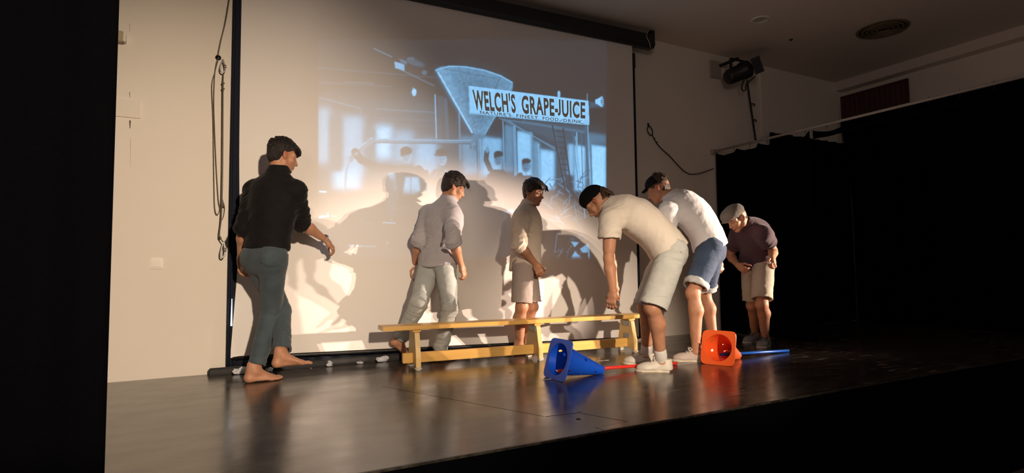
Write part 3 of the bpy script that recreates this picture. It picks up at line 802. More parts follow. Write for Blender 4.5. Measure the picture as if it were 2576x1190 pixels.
# dark red slatted shutter on the right wall under the ceiling
A, B = at(2098, 216, x=8.33), at(2290, 272, x=8.33)
sh = empty('wall_shutter', (8.33, A[1], B[2])); tag(sh, 'dark red slatted shutter high on the right wall under the ceiling', 'shutter')
REDM = mat('dark_red_paint', (0.075, 0.018, 0.016), 0.6, noise=(14, .3, (.055, .014, .013), None))
W_, H_ = A[1] - B[1], 3.33 - B[2]
for (y0, y1, z0, z1) in ((-W_, 0, 0, 0.03), (-W_, 0, H_ - 0.03, H_), (-W_, -W_ + 0.03, 0, H_), (-0.03, 0, 0, H_)):
    box('frame_bar', (-0.035, y0, z0), (0.0, y1, z1), REDM, sh, 0.003)
sm = None
for k in range(14):
    if sm is None: sm = box('slat', (-0.028, -0.030, 0.03), (-0.006, 0.030, H_ - 0.03), REDM, sh, 0.003); s_ = sm
    else: s_ = sm.copy(); COL.objects.link(s_); s_.parent = sh
    s_.location = (0, -0.06 - (W_ - 0.12) * k / 13, 0); s_.rotation_euler = (0, 0, 0.25)

# ------------------------------------------------------------------ left wall: switch, cover plate, box, ropes
A, B = at(378, 649, y=0), at(410, 677, y=0)
c = (A + B) / 2; sw = empty('light_switch', (c[0], 0, c[2])); tag(sw, 'square cream light switch on the left wall', 'switch')
box('plate', (-0.042, -0.012, -0.042), (0.042, 0.0, 0.042), WHITEPLASTIC, sw, 0.005)
box('rocker', (-0.030, -0.020, -0.030), (0.030, -0.011, 0.030), WHITEPLASTIC, sw, 0.004)
A, B = at(285, 247, y=0), at(353, 299, y=0)
cp = empty('cover_plate', ((A[0] + B[0]) / 2, 0, (A[2] + B[2]) / 2)); tag(cp, 'flat cream cover plate on the left wall, beside the black curtain', 'plate')
w2, h2 = (B[0] - A[0]) / 2, (A[2] - B[2]) / 2
box('panel', (-w2, -0.014, -h2), (w2, 0, h2), PLASTER, cp, 0.003)
for sx in (-1, 1):
    lathe('screw', [(0, -.002), (.005, -.0015), (.006, 0)], STEEL, cp, 10, M=Matrix.Translation((sx * (w2 - .02), -0.014, 0)) @ Matrix.Rotation(-math.pi / 2, 4, 'X') @ Matrix.Scale(-1, 4, (0, 0, 1)))
A, B = at(286, 82, y=0), at(317, 114, y=0)
wb = empty('wall_box', ((A[0] + B[0]) / 2, 0, (A[2] + B[2]) / 2)); tag(wb, 'small tan and cream box near the top of the left wall', 'box')
w2, h2 = (B[0] - A[0]) / 2, (A[2] - B[2]) / 2
box('body', (-w2, -0.07, -h2), (w2 - 0.012, 0, h2), mat('tan_box', (0.45, 0.36, 0.24), 0.6, noise=(9, .3, (.40, .32, .21), None)), wb, 0.006)
box('end_cover', (w2 - 0.012, -0.062, -h2 + 0.006), (w2 + 0.004, 0, h2 - 0.006), WHITEPLASTIC, wb, 0.005)

def carabiner(name, c, h, w_, parent, ang=0.0):
    pts = []
    for a in np.linspace(0, 2 * math.pi, 22, endpoint=False):
        z = -math.cos(a) * h / 2; ww = w_ * (0.62 + 0.38 * (-math.cos(a) * -1)) / 1.0
        pts.append((math.sin(a) * ww / 2, 0, z))
    M = Matrix.Translation(c) @ Matrix.Rotation(ang, 4, 'Y')
    V, F = tube_vf([M @ Vector(p) for p in pts], 0.0055, 8, True)
    cbn = link(name, mesh(name, V, F, True), STEEL, parent)
    V, F = tube_vf([M @ Vector((w_ * 0.40, 0, -h * .12)), M @ Vector((w_ * 0.36, 0, h * .10))], 0.0085, 8)
    link('screw_gate', mesh('screw_gate', V, F, True), STEEL, cbn)
    return cbn
rp = empty('hanging_rope', tuple(at(549, 145, y=-0.005))); tag(rp, 'thin knotted rope with two snap hooks hanging down the left wall', 'rope')
o = rp.location
lathe('wall_hook', [(0.0, 0.0), (0.022, 0.0), (0.020, -0.012), (0.008, -0.016), (0.008, -0.07), (0.015, -0.075), (0.0, -0.08)], BLACKMETAL, rp, 14, M=Matrix.Rotation(-math.pi / 2, 4, 'X') @ Matrix.Scale(-1, 4, (0, 0, 1)) if False else Matrix.Rotation(math.radians(-90), 4, 'X') @ Matrix.Scale(-1, 4, (0, 0, 1)) @ Matrix.Identity(4))
carabiner('snap_hook', rel(560, 166, -.06), 0.105, 0.050, rp)
carabiner('snap_hook', rel(561, 628, -.095), 0.125, 0.040, rp, 0.08)
tube('rope', smooth_curve([rel(562, 184, -.06), rel(561, 208, -.075), rel(561, 240, -.085), rel(560, 420, -.095), rel(558, 515, -.095), rel(556, 556, -.095), rel(552, 590, -.095), rel(557, 603, -.095), rel(562, 610, -.095)], 5), 0.0045, CORD, rp, 7)
tube('rope', smooth_curve([rel(559, 500, -.040), rel(565, 522, -.035), rel(562, 545, -.035), rel(556, 556, -.035)], 5), 0.003, CORD, rp, 6)
tube('rope', smooth_curve([rel(548, 140, -.06), rel(556, 100, -.07), rel(566, 60, -.08), rel(575, 10, -.09), rel(586, -60, -.10)], 5), 0.0045, CORD, rp, 7)
tube('rope', smooth_curve([rel(546, 150, -.05), rel(540, 190, -.035), rel(538, 260, -.03), rel(540, 330, -.03), rel(544, 420, -.03), rel(549, 500, -.03), rel(553, 525, -.03), rel(546, 540, -.03), rel(540, 520, -.03), rel(538, 440, -.03), rel(536, 300, -.03), rel(533, 215, -.03), rel(541, 180, -.03), rel(549, 150, -.05)], 5), 0.0035, CORD, rp, 7)
for q in ((561, 209), (561, 223), (560, 518), (553, 598)):
    V, F = tube_vf([rel(q[0] - 4, q[1], -.05), rel(q[0], q[1] - 1, -.05), rel(q[0] + 4, q[1] + 1, -.05)], [.006, .011, .005], 8)
    link('knot', mesh('knot', V, F, True), CORD, rp)

# ------------------------------------------------------------------ black batten on the floor and crumpled scraps under the screen
bt = empty('floor_batten', (0.0, -0.07, 0.0)); tag(bt, 'long black board with a bolt lying along the floor under the screen', 'board')
bm = bmesh.new(); box_bm(bm, (0.0, -0.012, 0.0), (4.0, 0.012, 0.055))
link('board', bm_mesh(bm, 'board', 0.009, 3), BLACKPAINT, bt)
lathe('bolt', [(0, -.006), (.008, -.005), (.009, 0)], STEEL, bt, 12, M=Matrix.Translation((0.045, -0.012, 0.030)) @ Matrix.Rotation(math.radians(-90), 4, 'X') @ Matrix.Scale(-1, 4, (0, 0, 1)))
PAPER = mat('crumpled_white_cloth', (0.62, 0.64, 0.68), 0.9, noise=(30, .3, (.50, .52, .56), None))
scraps = [((608, 932), .125, .050, 'largest, at the left end of the floor batten'), ((678, 925), .060, .030, 'beside the barefoot man in black, between his feet'), ((829, 916), .052, .040, 'fourth part along from the left end of the screen'),
          ((906, 911), .065, .022, 'low and flat, left of the bench'), ((962, 907), .105, .050, 'just left of the left bench leg'), ((1190, 886), .085, .035, 'longer, below the left half of the bench'),
          ((1243, 884), .050, .020, 'tiny, below the left half of the bench'), ((1262, 881), .085, .040, 'left of the barefoot heel of the man in shorts'), ((1291, 879), .045, .040, 'pointed, behind the heel of the man in shorts'),
          ((1453, 866), .085, .030, 'under the second half of the bench, left'), ((1487, 863), .050, .028, 'under the second half of the bench, middle'), ((1543, 860), .075, .026, 'under the second half of the bench, right'), ((1566, 858), .060, .030, 'near the right bench leg')]
rs = np.random.default_rng(21)
for (px, py), w_, h_, where in scraps:
    p = at(px, py, z=0.0); p[1] = min(p[1], -0.115)
    p = at(px, py, y=-0.125 if py > 880 else -0.19); 
    bm = bmesh.new(); bmesh.ops.create_icosphere(bm, subdivisions=2, radius=1.0)
    for v in bm.verts:
        d = v.co.copy(); k_ = 1 + rs.uniform(-.28, .28)
        v.co = Vector((d.x * w_ / 2 * k_, d.y * 0.025 * k_, max(0.0, (d.z * 0.62 + 0.42) * h_ * k_)))
    o = link('cloth_scrap', bm_mesh(bm, 'cloth_scrap'), PAPER, None, (p[0], p[1] , 0.0015)); tag(o, 'crumpled whitish scrap under the screen, ' + where, 'scrap', 'crumpled scraps under the screen')

# ------------------------------------------------------------------ long wooden gymnastics bench
WOOD = mat('varnished_pine', (0.74, 0.46, 0.13), 0.35, spec=0.5, noise=(7, 0.3, (0.64, 0.35, 0.08), (0.35, 6, 6)), bump=(30, 0.05, (0.2, 3, 3)))
WOODP = mat('pale_varnished_board', (0.72, 0.52, 0.22), 0.4, noise=(6, 0.3, (0.66, 0.45, 0.17), (3, 3, 0.5)))
PLATE = mat('dull_steel_plate', (0.48, 0.47, 0.44), 0.5, metal=0.7, noise=(20, .3, (.40, .40, .38), None))
RUBBER = mat('pale_rubber', (0.62, 0.55, 0.42), 0.7, noise=(25, .3, (.5, .44, .33), None))
f0, f2 = at(1053, 932, z=0.0), at(1600, 887, z=0.0)
ud = np.array([f2[0] - f0[0], f2[1] - f0[1]]); ud /= np.linalg.norm(ud); bang = math.atan2(ud[1], ud[0])
nrm = np.array([-ud[1], ud[0]])
org = np.array(f0[:2]) + nrm * 0.13                      # centre line, at the first trestle
bench = empty('gym_bench', (org[0], org[1], 0.0), (0, 0, bang)); tag(bench, 'long low varnished wooden gymnastics bench on three trestles', 'bench')
Ltr = np.linalg.norm(np.array(f2[:2]) - np.array(f0[:2]))
tl = at(983, 832, z=0.352); xl = (np.array(tl[:2]) - org) @ ud
yn = (np.array(tl[:2]) - org) @ nrm
box('seat_board', (xl, -0.105, 0.318), (Ltr + 0.16, 0.105, 0.352), WOOD, bench, 0.004)
box('rail', (-0.10, -0.022, 0.045), (Ltr + 0.10, 0.022, 0.125), WOOD, bench, 0.004)
for k, xk in enumerate((0.0, (at(1356, 905, z=0.0)[:2] - org) @ ud, Ltr)):
    V = []
    for x in (xk - 0.02, xk + 0.02):
        for (y, z) in ((-0.07, 0.318), (-0.07, 0.295), (-0.085, 0.29), (-0.13, 0.10), (-0.13, 0.025), (-0.10, 0.025), (-0.06, 0.045), (0.06, 0.045), (0.10, 0.025), (0.13, 0.025), (0.13, 0.10), (0.085, 0.29), (0.07, 0.295), (0.07, 0.318)):
            V.append((x, y, z))
    n = len(V) // 2
    F = [tuple(range(n)), tuple(range(2 * n - 1, n - 1, -1))] + [(i, (i + 1) % n, n + (i + 1) % n, n + i)[::-1] for i in range(n)]
    tr = link('trestle', mesh('trestle', V, F), WOODP, bench)
    for s in (-1, 1):
        box('foot', (xk - 0.026, s * 0.115 - 0.025, 0.0), (xk + 0.026, s * 0.115 + 0.025, 0.026), RUBBER, tr, 0.008)
    box('cleat', (xk - 0.035, -0.08, 0.298), (xk + 0.035, 0.08, 0.318), WOOD, tr, 0.003)
    if k:
        pl = box('steel_plate', (xk - 0.026, -0.065, 0.245), (xk - 0.0205, 0.045, 0.292), PLATE, tr, 0.001)
        for y in (-0.055, 0.035): lathe('screw', [(0, .003), (.004, .002), (.005, 0)], BLACKMETAL, tr, 8, M=Matrix.Translation((xk - 0.026, y, 0.255)) @ Matrix.Rotation(math.radians(-90), 4, 'Y'))
    if k == 2: box('steel_plate', (xk - 0.026, -0.065, 0.13), (xk - 0.0205, 0.02, 0.175), PLATE, tr, 0.001)

# ------------------------------------------------------------------ training cones lying on the floor, each with a pole through it
def cone_thing(name, label, base_mid, axis_deg, color, side, length, dark):
    """cone lying down: edge of the square base at base_mid on the floor, axis pointing axis_deg (world) and resting on its tip"""
    m = mat(color[0], color[1], 0.38, spec=0.5, sss=0.0, noise=(6, 0.3, color[2], None), bump=(140, 0.04, None))
    root = empty(name, (base_mid[0], base_mid[1], 0.0)); tag(root, label, 'cone', 'training cones on the stage')
    a = math.radians(axis_deg); fw = Vector((math.cos(a), math.sin(a), 0)); sd = Vector((-math.sin(a), math.cos(a), 0)); up = Vector((0, 0, 1))
    rt = 0.030
    til = math.atan2(side / 2 - rt, length)
    ax = (fw * math.cos(til) - up * math.sin(til)); vu = (up * math.cos(til) + fw * math.sin(til))
    M = Matrix(((sd.x, vu.x, ax.x, 0), (sd.y, vu.y, ax.y, 0), (sd.z, vu.z, ax.z, 0), (0, 0, 0, 1)))
    # base lower edge at y_local = -side/2, z_local = 0 must touch the floor
    low = M @ Vector((0, -side / 2, 0)); M = Matrix.Translation((-low.x, -low.y, -low.z + 0.0005)) @ M
    # base plate: rounded square ring with a round hole
    rb = side * 0.405; n = 48; t = 0.008
    ring_o, ring_i = [], []
    for k in range(n):
        an = 2 * math.pi * (k + 0.5) / n; c_, s_ = math.cos(an), math.sin(an); p_ = 8
        q = (side / 2) / (abs(c_) ** p_ + abs(s_) ** p_) ** (1 / p_)
        ring_o.append((c_ * q, s_ * q)); ring_i.append((c_ * rb, s_ * rb))
    V, F = [], []
    for z in (0.0, t):
        for (x, y) in ring_o: V.append(M @ Vector((x * (1 - .012 * (z == 0)), y * (1 - .012 * (z == 0)), z)))
        for (x, y) in ring_i: V.append(M @ Vector((x, y, z)))
    for k in range(n):
        j = (k + 1) % n
        F += [(k, n + k, n + j, j), (2 * n + k, 2 * n + j, 3 * n + j, 3 * n + k), (k, j, 2 * n + j, 2 * n + k), (n + k, 3 * n + k, 3 * n + j, n + j)]
    bmx = bmesh.new(); me_ = mesh('base_plate', V, F); bmx.from_mesh(me_); bmesh.ops.recalc_face_normals(bmx, faces=bmx.faces[:]); bmx.to_mesh(me_); bmx.free()
    link('base_plate', me_, m, root)
    # shell
    th = 0.004; prof = [(rb + .0015, 0.002), (rt + 0.004, length), (rt - 0.004, length), (rb - th, 0.002)]
    V, F = [], []; nn = 64
    for r, z in prof:
        for k in range(nn):
            an = 2 * math.pi * k / nn; V.append(Vector((r * math.cos(an), r * math.sin(an), z)))
    for i in range(4):
        for k in range(nn):
            F.append((i * nn + k, i * nn + (k + 1) % nn, ((i + 1) % 4) * nn + (k + 1) % nn, ((i + 1) % 4) * nn + k))
    sh_ = link('cone_shell', mesh('cone_shell', V, F), m, root)
    bmx = bmesh.new(); bmx.from_mesh(sh_.data); bmesh.ops.recalc_face_normals(bmx, faces=bmx.faces[:]); bmx.to_mesh(sh_.data); bmx.free()
    cut = []
    for lvl, (zz, ph) in enumerate(((0.16, 0.2), (0.50, 0.5), (0.80, 0.1))):
        for k in range(4):
            an = ph + k * math.pi / 2 + 0.45
            d_ = Vector((math.cos(an), math.sin(an), (rb - rt) / length)).normalized(); r = rb + (rt - rb) * zz
            c_ = Vector((r * math.cos(an), r * math.sin(an), zz * length))
            cut.append(tube_vf([c_ - d_ * 0.018, c_ + d_ * 0.02], 0.0135 - 0.001 * lvl, 14))
    boolean(sh_, cut)
    sh_.data.shade_smooth(); sh_.data.set_sharp_from_angle(angle=math.radians(40))
    for v in sh_.data.vertices: v.co = M @ v.co
    # tip socket with notches
    V, F = [], []
    for k in range(8):
        an = 2 * math.pi * k / 8
        bmk = bmesh.new(); box_bm(bmk, (rt - 0.003, -0.006, length - 0.002), (rt + 0.005, 0.006, length + 0.014), M @ Matrix.Rotation(an, 4, 'Z'))
        link('tip_tooth', bm_mesh(bmk, 'tip_tooth', 0.001), m, root)
    return root, M
bmid = at(1391, 955, z=0.0)
blue, MB = cone_thing('training_cone', 'bright blue training cone with holes lying on its side', bmid, 0.0, ('blue_plastic', (0.006, 0.10, 0.78), (0.010, 0.12, 0.85)), 0.295, 0.40, 0)
omid = at(1803, 919, z=0.0)
orange, MO = cone_thing('training_cone', 'orange training cone lying with its square base towards the camera', omid, 20.0, ('orange_plastic', (0.98, 0.15, 0.03), (0.95, 0.13, 0.024)), 0.283, 0.42, 0)
def pole(label, a, b, color, r=0.0125):
    a, b = Vector(a), Vector(b); L_ = (b - a).length
    m = mat(color[0], color[1], 0.3, noise=(5, .3, color[2], None))
    root = empty('training_pole', tuple(a)); tag(root, label, 'pole', 'plastic poles through the cones')
    root.rotation_euler = (b - a).to_track_quat('Z', 'Y').to_euler()
    lathe('tube', [(r * .7, 0.02), (r * .7, 0.0), (r, 0.0), (r, L_), (r * .6, L_ + 0.006), (0, L_ + 0.007)], m, root, 18)
    lathe('end_plug', [(0, 0.012), (r * .7, 0.012)], BLACKMETAL, root, 18)
a = Vector(at(1385, 921, y=bmid[1] - 0.01)); tip = blue.matrix_world if False else (Vector((bmid[0], bmid[1], 0)) + (MB @ Vector((0, 0.013, 0.40))))
b = Vector(at(1702, 914, z=0.0135))
def through(px_a, tip_, px_b):
    """straight pole through the cone's tip hole whose far end rests on the floor"""
    b_ = Vector(at(*px_b, z=0.0135)); return b_, tip_
d = (tip - b).normalized(); a = tip + d * 0.385
pole('red plastic pole stuck through the blue cone', a, b, ('red_pole_plastic', (0.85, 0.045, 0.03), (0.80, 0.04, 0.025)))
tip = Vector((omid[0], omid[1], 0)) + (MO @ Vector((0, 0.013, 0.42)))
b = Vector(at(1983, 882, z=0.0135)); d = (tip - b).normalized(); a = tip + d * 0.30
pole('blue plastic pole stuck through the orange cone', a, b, ('blue_pole_plastic', (0.012, 0.14, 0.70), (0.010, 0.12, 0.62)))

# ------------------------------------------------------------------ marks on the floor
TAPE = mat('white_floor_tape', (0.72, 0.70, 0.66), 0.6, noise=(30, .3, (.58, .56, .52), None))
for (pa, pb, w_, lb) in [((1366, 955), (1408, 951), .016, 'short white tape strip at the foot of the blue cone'), ((1405, 953), (1453, 948), .008, 'thin white tape strip running right from the blue cone'), ((1499, 909), (1531, 906), .010, 'white tape strip between the tip of the blue cone and the far white trainer'),
                         ((1704, 918), (1742, 913), .012, 'white tape strip at the end of the red pole'), ((1438, 932), (1442, 931), .012, 'small white tape strip under the blue cone')]:
    A, B = at(*pa, z=0.0), at(*pb, z=0.0)
    V, F = strip(A[:2], B[:2], w_, 0.0002, 0.0014); tag(link('tape_strip', mesh('tape_strip', V, F), TAPE), lb, 'tape')
crumb = None
for i, (px, py, lb) in enumerate([(732, 926, 'behind the raised bare foot'), (782, 927, 'right of the raised bare foot'), (1285, 938, 'on the floor below the bench'), (1303, 932, 'on the floor between the bench and the blue cone'), (1480, 937, 'on the floor below the tip of the blue cone'), (1545, 940, 'on the floor left of the near white trainer'),
                                  (1213, 886, 'under the bench near the screen'), (1458, 1035, 'on the floor by the hatch')]):
    p = at(px, py, z=0.0)
    if crumb is None:
        bm = bmesh.new(); bmesh.ops.create_icosphere(bm, subdivisions=1, radius=0.012)
        for v in bm.verts: v.co = Vector((v.co.x * 1.4, v.co.y * 0.7, max(0, v.co.z * 0.22)))
        crumb = link('paper_crumb', bm_mesh(bm, 'paper_crumb'), TAPE); c_ = crumb
    else: c_ = crumb.copy(); COL.objects.link(c_)
    c_.location = (p[0], p[1], 0.001); c_.rotation_euler = (0, 0, i * 1.3); tag(c_, 'tiny scrap of white paper ' + lb, 'scrap', 'paper crumbs on the floor')
# ------------------------------------------------------------------ people
def skin_mat():
    m = bpy.data.materials.new('skin'); m.use_nodes = True
    nt = m.node_tree; b = nt.nodes['Principled BSDF']
    at_ = nt.nodes.new('ShaderNodeAttribute'); at_.attribute_name = 'tone'
    tc = nt.nodes.new('ShaderNodeTexCoord'); n = nt.nodes.new('ShaderNodeTexNoise'); n.inputs['Scale'].default_value = 22; n.inputs['Detail'].default_value = 5
    nt.links.new(tc.outputs['Object'], n.inputs['Vector'])
    mx = nt.nodes.new('ShaderNodeMix'); mx.data_type = 'RGBA'; mx.blend_type = 'MULTIPLY'; mx.inputs['Factor'].default_value = 0.35
    r = nt.nodes.new('ShaderNodeValToRGB'); r.color_ramp.elements[0].color = (0.78, 0.66, 0.62, 1); r.color_ramp.elements[1].color = (1.15, 1.08, 1.05, 1)
    r.color_ramp.elements[0].position = 0.35; r.color_ramp.elements[1].position = 0.65
    nt.links.new(n.outputs[0], r.inputs[0]); nt.links.new(at_.outputs['Color'], mx.inputs['A']); nt.links.new(r.outputs[0], mx.inputs['B'])
    nt.links.new(mx.outputs['Result'], b.inputs['Base Color'])
    b.inputs['Roughness'].default_value = 0.5; b.inputs['Specular IOR Level'].default_value = 0.35
    b.inputs['Subsurface Weight'].default_value = 0.12; b.inputs['Subsurface Radius'].default_value = (0.012, 0.005, 0.003); b.inputs['Subsurface Scale'].default_value = 0.6
    return m
SKIN = skin_mat()
SKIN_RGB = np.array([0.50, 0.255, 0.15])
EYEW = mat('eye_white', (0.75, 0.70, 0.66), 0.2, noise=(40, .3, (.70, .64, .60), None))
IRIS = mat('dark_brown_iris', (0.03, 0.015, 0.008), 0.15, noise=(200, .3, (.02, .01, .006), None))
def hair_mat(name, c, c2):
    return mat(name, c, 0.45, spec=0.4, noise=(70, 0.25, c2, (1, 1, 0.35)), bump=(220, 0.8, (1, 1, .25)))
HAIR_BLACK = hair_mat('black_hair', (0.006, 0.004, 0.003), (0.014, 0.009, 0.006))
HAIR_DARK = hair_mat('dark_brown_hair', (0.013, 0.008, 0.005), (0.035, 0.021, 0.012))
HAIR_BROWN = hair_mat('brown_hair', (0.05, 0.028, 0.014), (0.11, 0.065, 0.034))

def unit(v): v = np.asarray(v, float); return v / (np.linalg.norm(v) + 1e-12)
def rotv(v, ax, a):
    ax = unit(ax); v = np.asarray(v, float)
    return v * math.cos(a) + np.cross(ax, v) * math.sin(a) + ax * ax.dot(v) * (1 - math.cos(a))

class Person:
    """bones are points in metres relative to the person's spot on the floor; r = to the right as the hall sees it, l = away from the hall"""
    def __init__(s, foot_px, H, lean_los=None):
        s.root = np.array(at(*foot_px, z=0.0)); s.H = H
        l = s.root[:2] - CAMP[:2]; l /= np.linalg.norm(l); s.l = np.array([l[0], l[1], 0]); s.r = np.array([l[1], -l[0], 0]); s.u = np.array([0, 0, 1.0])
        s.J = {}
    def px(s, p, dl):
        """point seen at pixel p, dl metres further away than the root"""
        d = ray(*p); n = s.l
        t = ((s.root - CAMP) @ n + dl) / (d @ n)
        return CAMP + d * t - s.root
    def vec(s, r, l, u): return s.r * r + s.l * l + s.u * u
    def joint(s, name, p, dl): s.J[name] = s.px(p, dl); return s.J[name]
    def ground(s, *names):
        for n in names: s.J[n][2] = 0.0825 * s.H / 1.76
    def bone(s, name, parent, p, L, sign):
        """joint seen at pixel p at distance L from its parent, on the far (sign > 0) or near side"""
        P = s.J[parent]; best = None; base = P @ s.l
        for k in np.linspace(0, L, 80):
            q = s.px(p, base + sign * k); e = abs(np.linalg.norm(q - P) - L)
            if best is None or e < best[0]: best = (e, q)
        s.J[name] = best[1]; return best[1]

def head_frame(fwd, up):
    f = unit(fwd); u = unit(np.asarray(up, float) - f * np.dot(f, up)); return np.array([np.cross(u, f), f, u])    # rows: left, forward, up
# head: local (left, forward, up), origin between the eyes' level and the ears
def head_sdf(S, c, A, k):
    def L(x, y, z): return c + (np.array([x, y, z]) * k) @ A
    def R(*r): return tuple(v * k for v in r)
    S.ball(L(0, -0.014, 0.034), R(.073, .095, .082), .02, A)
    S.ball(L(0, -0.03, 0.0), R(.066, .075, .07), .02, A)
    S.ball(L(0, .030, -.030), R(.058, .058, .080), .02, A)
    S.cone(L(0, .052, -.060), L(0, .062, -.092), R(.040, .034), R(.024, .022), .02, A[0])
    S.ball(L(0, .076, -.102), R(.019, .014, .015), .018, A)
    for s_ in (-1, 1):
        S.cone(L(s_ * .054, -.004, -.035), L(s_ * .050, .004, -.070), .017 * k, .017 * k, .025)
        S.cone(L(s_ * .050, .004, -.070), L(s_ * .018, .066, -.104), .017 * k, .014 * k, .025)
        S.ball(L(s_ * .044, .058, -.026), R(.022, .020, .018), .025, A)
        S.ball(L(s_ * .033, .104, -.001), R(.019, .020, .0135), .012, A, op='s')
        S.cone(L(s_ * .010, .087, .020), L(s_ * .055, .062, .016), .010 * k, .011 * k, .022)
        # eyelids over the eyes
        S.ball(L(s_ * .032, .0765, .0015), R(.0150, .0135, .0125), .005, A)
    S.cone(L(0, .088, .010), L(0, .112, -.032), R(.0085, .010), R(.0125, .012), .012, A[0])
    S.ball(L(0, .114, -.036), R(.0115, .011, .010), .008, A)
    for s_ in (-1, 1): S.ball(L(s_ * .0125, .101, -.040), R(.0080, .011, .0080), .006, A)
    S.ball(L(0, .080, -.030), R(.026, .020, .030), .012, A)
    S.ball(L(0, .086, -.064), R(.026, .016, .018), .012, A)
    S.ball(L(0, .0975, -.0635), R(.021, .008, .0052), .004, A)
    S.ball(L(0, .0955, -.0755), R(.018, .008, .0062), .004, A)
    S.cone(L(-.022, .1025, -.0695), L(.022, .1025, -.0695), .0022 * k, .0022 * k, .002, op='s')
    for s_ in (-1, 1):
        B = head_frame(A[1] + s_ * -0.35 * A[0], A[2] - .25 * A[1])
        S.ball(L(s_ * .0775, -.010, -.006), R(.0095, .020, .033), .006, B)
        S.ball(L(s_ * .0895, -.006, -.002), R(.010, .011, .020), .005, B, op='s')
        S.ball(L(s_ * .0775, -.006, -.034), R(.006, .009, .010), .005, B)

def hand_sdf(S, w, d, n, thumb, k, curl, spread=0.06, col=None):
    """hand at wrist w along d, palm facing n, thumb side given by vector thumb; curl per finger 0..1"""
    d = unit(d); t = unit(np.asarray(thumb, float) - d * np.dot(d, thumb)); n_ = np.cross(t, d)
    if np.dot(n_, n) < 0: n_ = -n_
    if not hasattr(curl, '__len__'): curl = [curl] * 4
    def Pt(a, b, c=0.0): return w + (d * a + t * b + n_ * c) * k
    S.cone(Pt(0, 0), Pt(.035, .003), (.026 * k, .019 * k), (.033 * k, .016 * k), .02, t)
    S.cone(Pt(.03, .002), Pt(.088, .002), (.034 * k, .0155 * k), (.041 * k, .0125 * k), .02, t)
    S.ball(Pt(.035, .022, .010), (.018 * k,) * 3, .02)
    S.ball(Pt(.040, -.022, .008), (.015 * k,) * 3, .02)
    for i, (off, ln, r) in enumerate(((.030, .074, .0098), (.0095, .082, .0102), (-.011, .076, .0096), (-.030, .060, .0086))):
        p = Pt(.088 - abs(off) * .18, off); S.ball(p, (r * 1.12 * k,) * 3, .008)
        a = curl[i] * 1.15 + 0.12; dd = unit(d + t * off * spread * 30)
        ax = np.cross(dd, n_); 
        ang = 0
        for (fr, f) in ((.47, .75), (.30, 1.15), (.23, .8)):
            ang += a * f
            dirv = rotv(dd, ax, ang)
            q = p + dirv * ln * fr * k
            S.cone(p, q, r * k, r * (.93 if fr > .25 else .82) * k, .005); p = q; r *= .94
    p = Pt(.022, .026, .008); r = .0125
    d1 = unit(d * .72 + t * .58 + n_ * .38); d2 = unit(d * .90 + t * .10 + n_ * .42)
    for (dv, ln) in ((d1, .044), (d2, .034), (unit(d2 + n_ * .35), .026)):
        q = p + dv * ln * k; S.cone(p, q, r * k, r * .88 * k, .006); p = q; r *= .88

def foot_sdf(S, a, f, u, k, left):
    """bare foot under the ankle a, toes along f, u = normal of the sole"""
    f = unit(f); u = unit(np.asarray(u, float) - f * np.dot(f, u)); s_ = np.cross(u, f) * (1 if left else -1)     # s_ = outer side
    def P(x, y, z): return a + (f * x + s_ * y + u * z) * k
    S.cone(P(-.022, 0, .04), P(-.038, 0, -.045), (.028 * k, .034 * k), (.029 * k, .030 * k), .03, s_)
    S.ball(P(-.040, 0, -.050), (.032 * k, .032 * k, .030 * k), .02)
    S.cone(P(.01, 0, -.015), P(.115, -.008, -.058), (.033 * k, .034 * k), (.036 * k, .017 * k), .03, s_)
    S.cone(P(-.03, .006, -.058), P(.115, .012, -.066), (.026 * k, .020 * k), (.030 * k, .013 * k), .02, s_)
    S.ball(P(.128, -.022, -.064), (.022 * k, .020 * k, .016 * k), .02, [unit(f), unit(s_), unit(u)])
    S.ball(P(.112, .026, -.066), (.022 * k, .019 * k, .014 * k), .02, [unit(f), unit(s_), unit(u)])
    for i, (y, x0, ln, r) in enumerate(((-.030, .140, .044, .0135), (-.009, .142, .040, .0105), (.008, .136, .036, .0098), (.023, .127, .032, .0092), (.036, .116, .028, .0088))):
        S.cone(P(x0 - .015, y, -.066), P(x0 + ln * .5, y, -.066), r * k, r * .95 * k, .006); S.cone(P(x0 + ln * .5, y, -.066), P(x0 + ln, y, -.073), r * .95 * k, r * .85 * k, .005)
    for y in (-.030, .030): S.ball(P(-.002, y, .004), (.012 * k, .010 * k, .012 * k), .012)
    # flat sole
    S.cut(lambda q, p=P(0, 0, -.0815), u=u: -((q - p) @ u), *[fnc(np.array([P(-.09, -.06, -.13), P(.22, .06, 0.0), P(-.09, .06, -.13), P(.22, -.06, 0.0), P(.22, .06, -.13), P(-.09, .06, 0)]), 0) for fnc in (np.min, np.max)], k=.004)

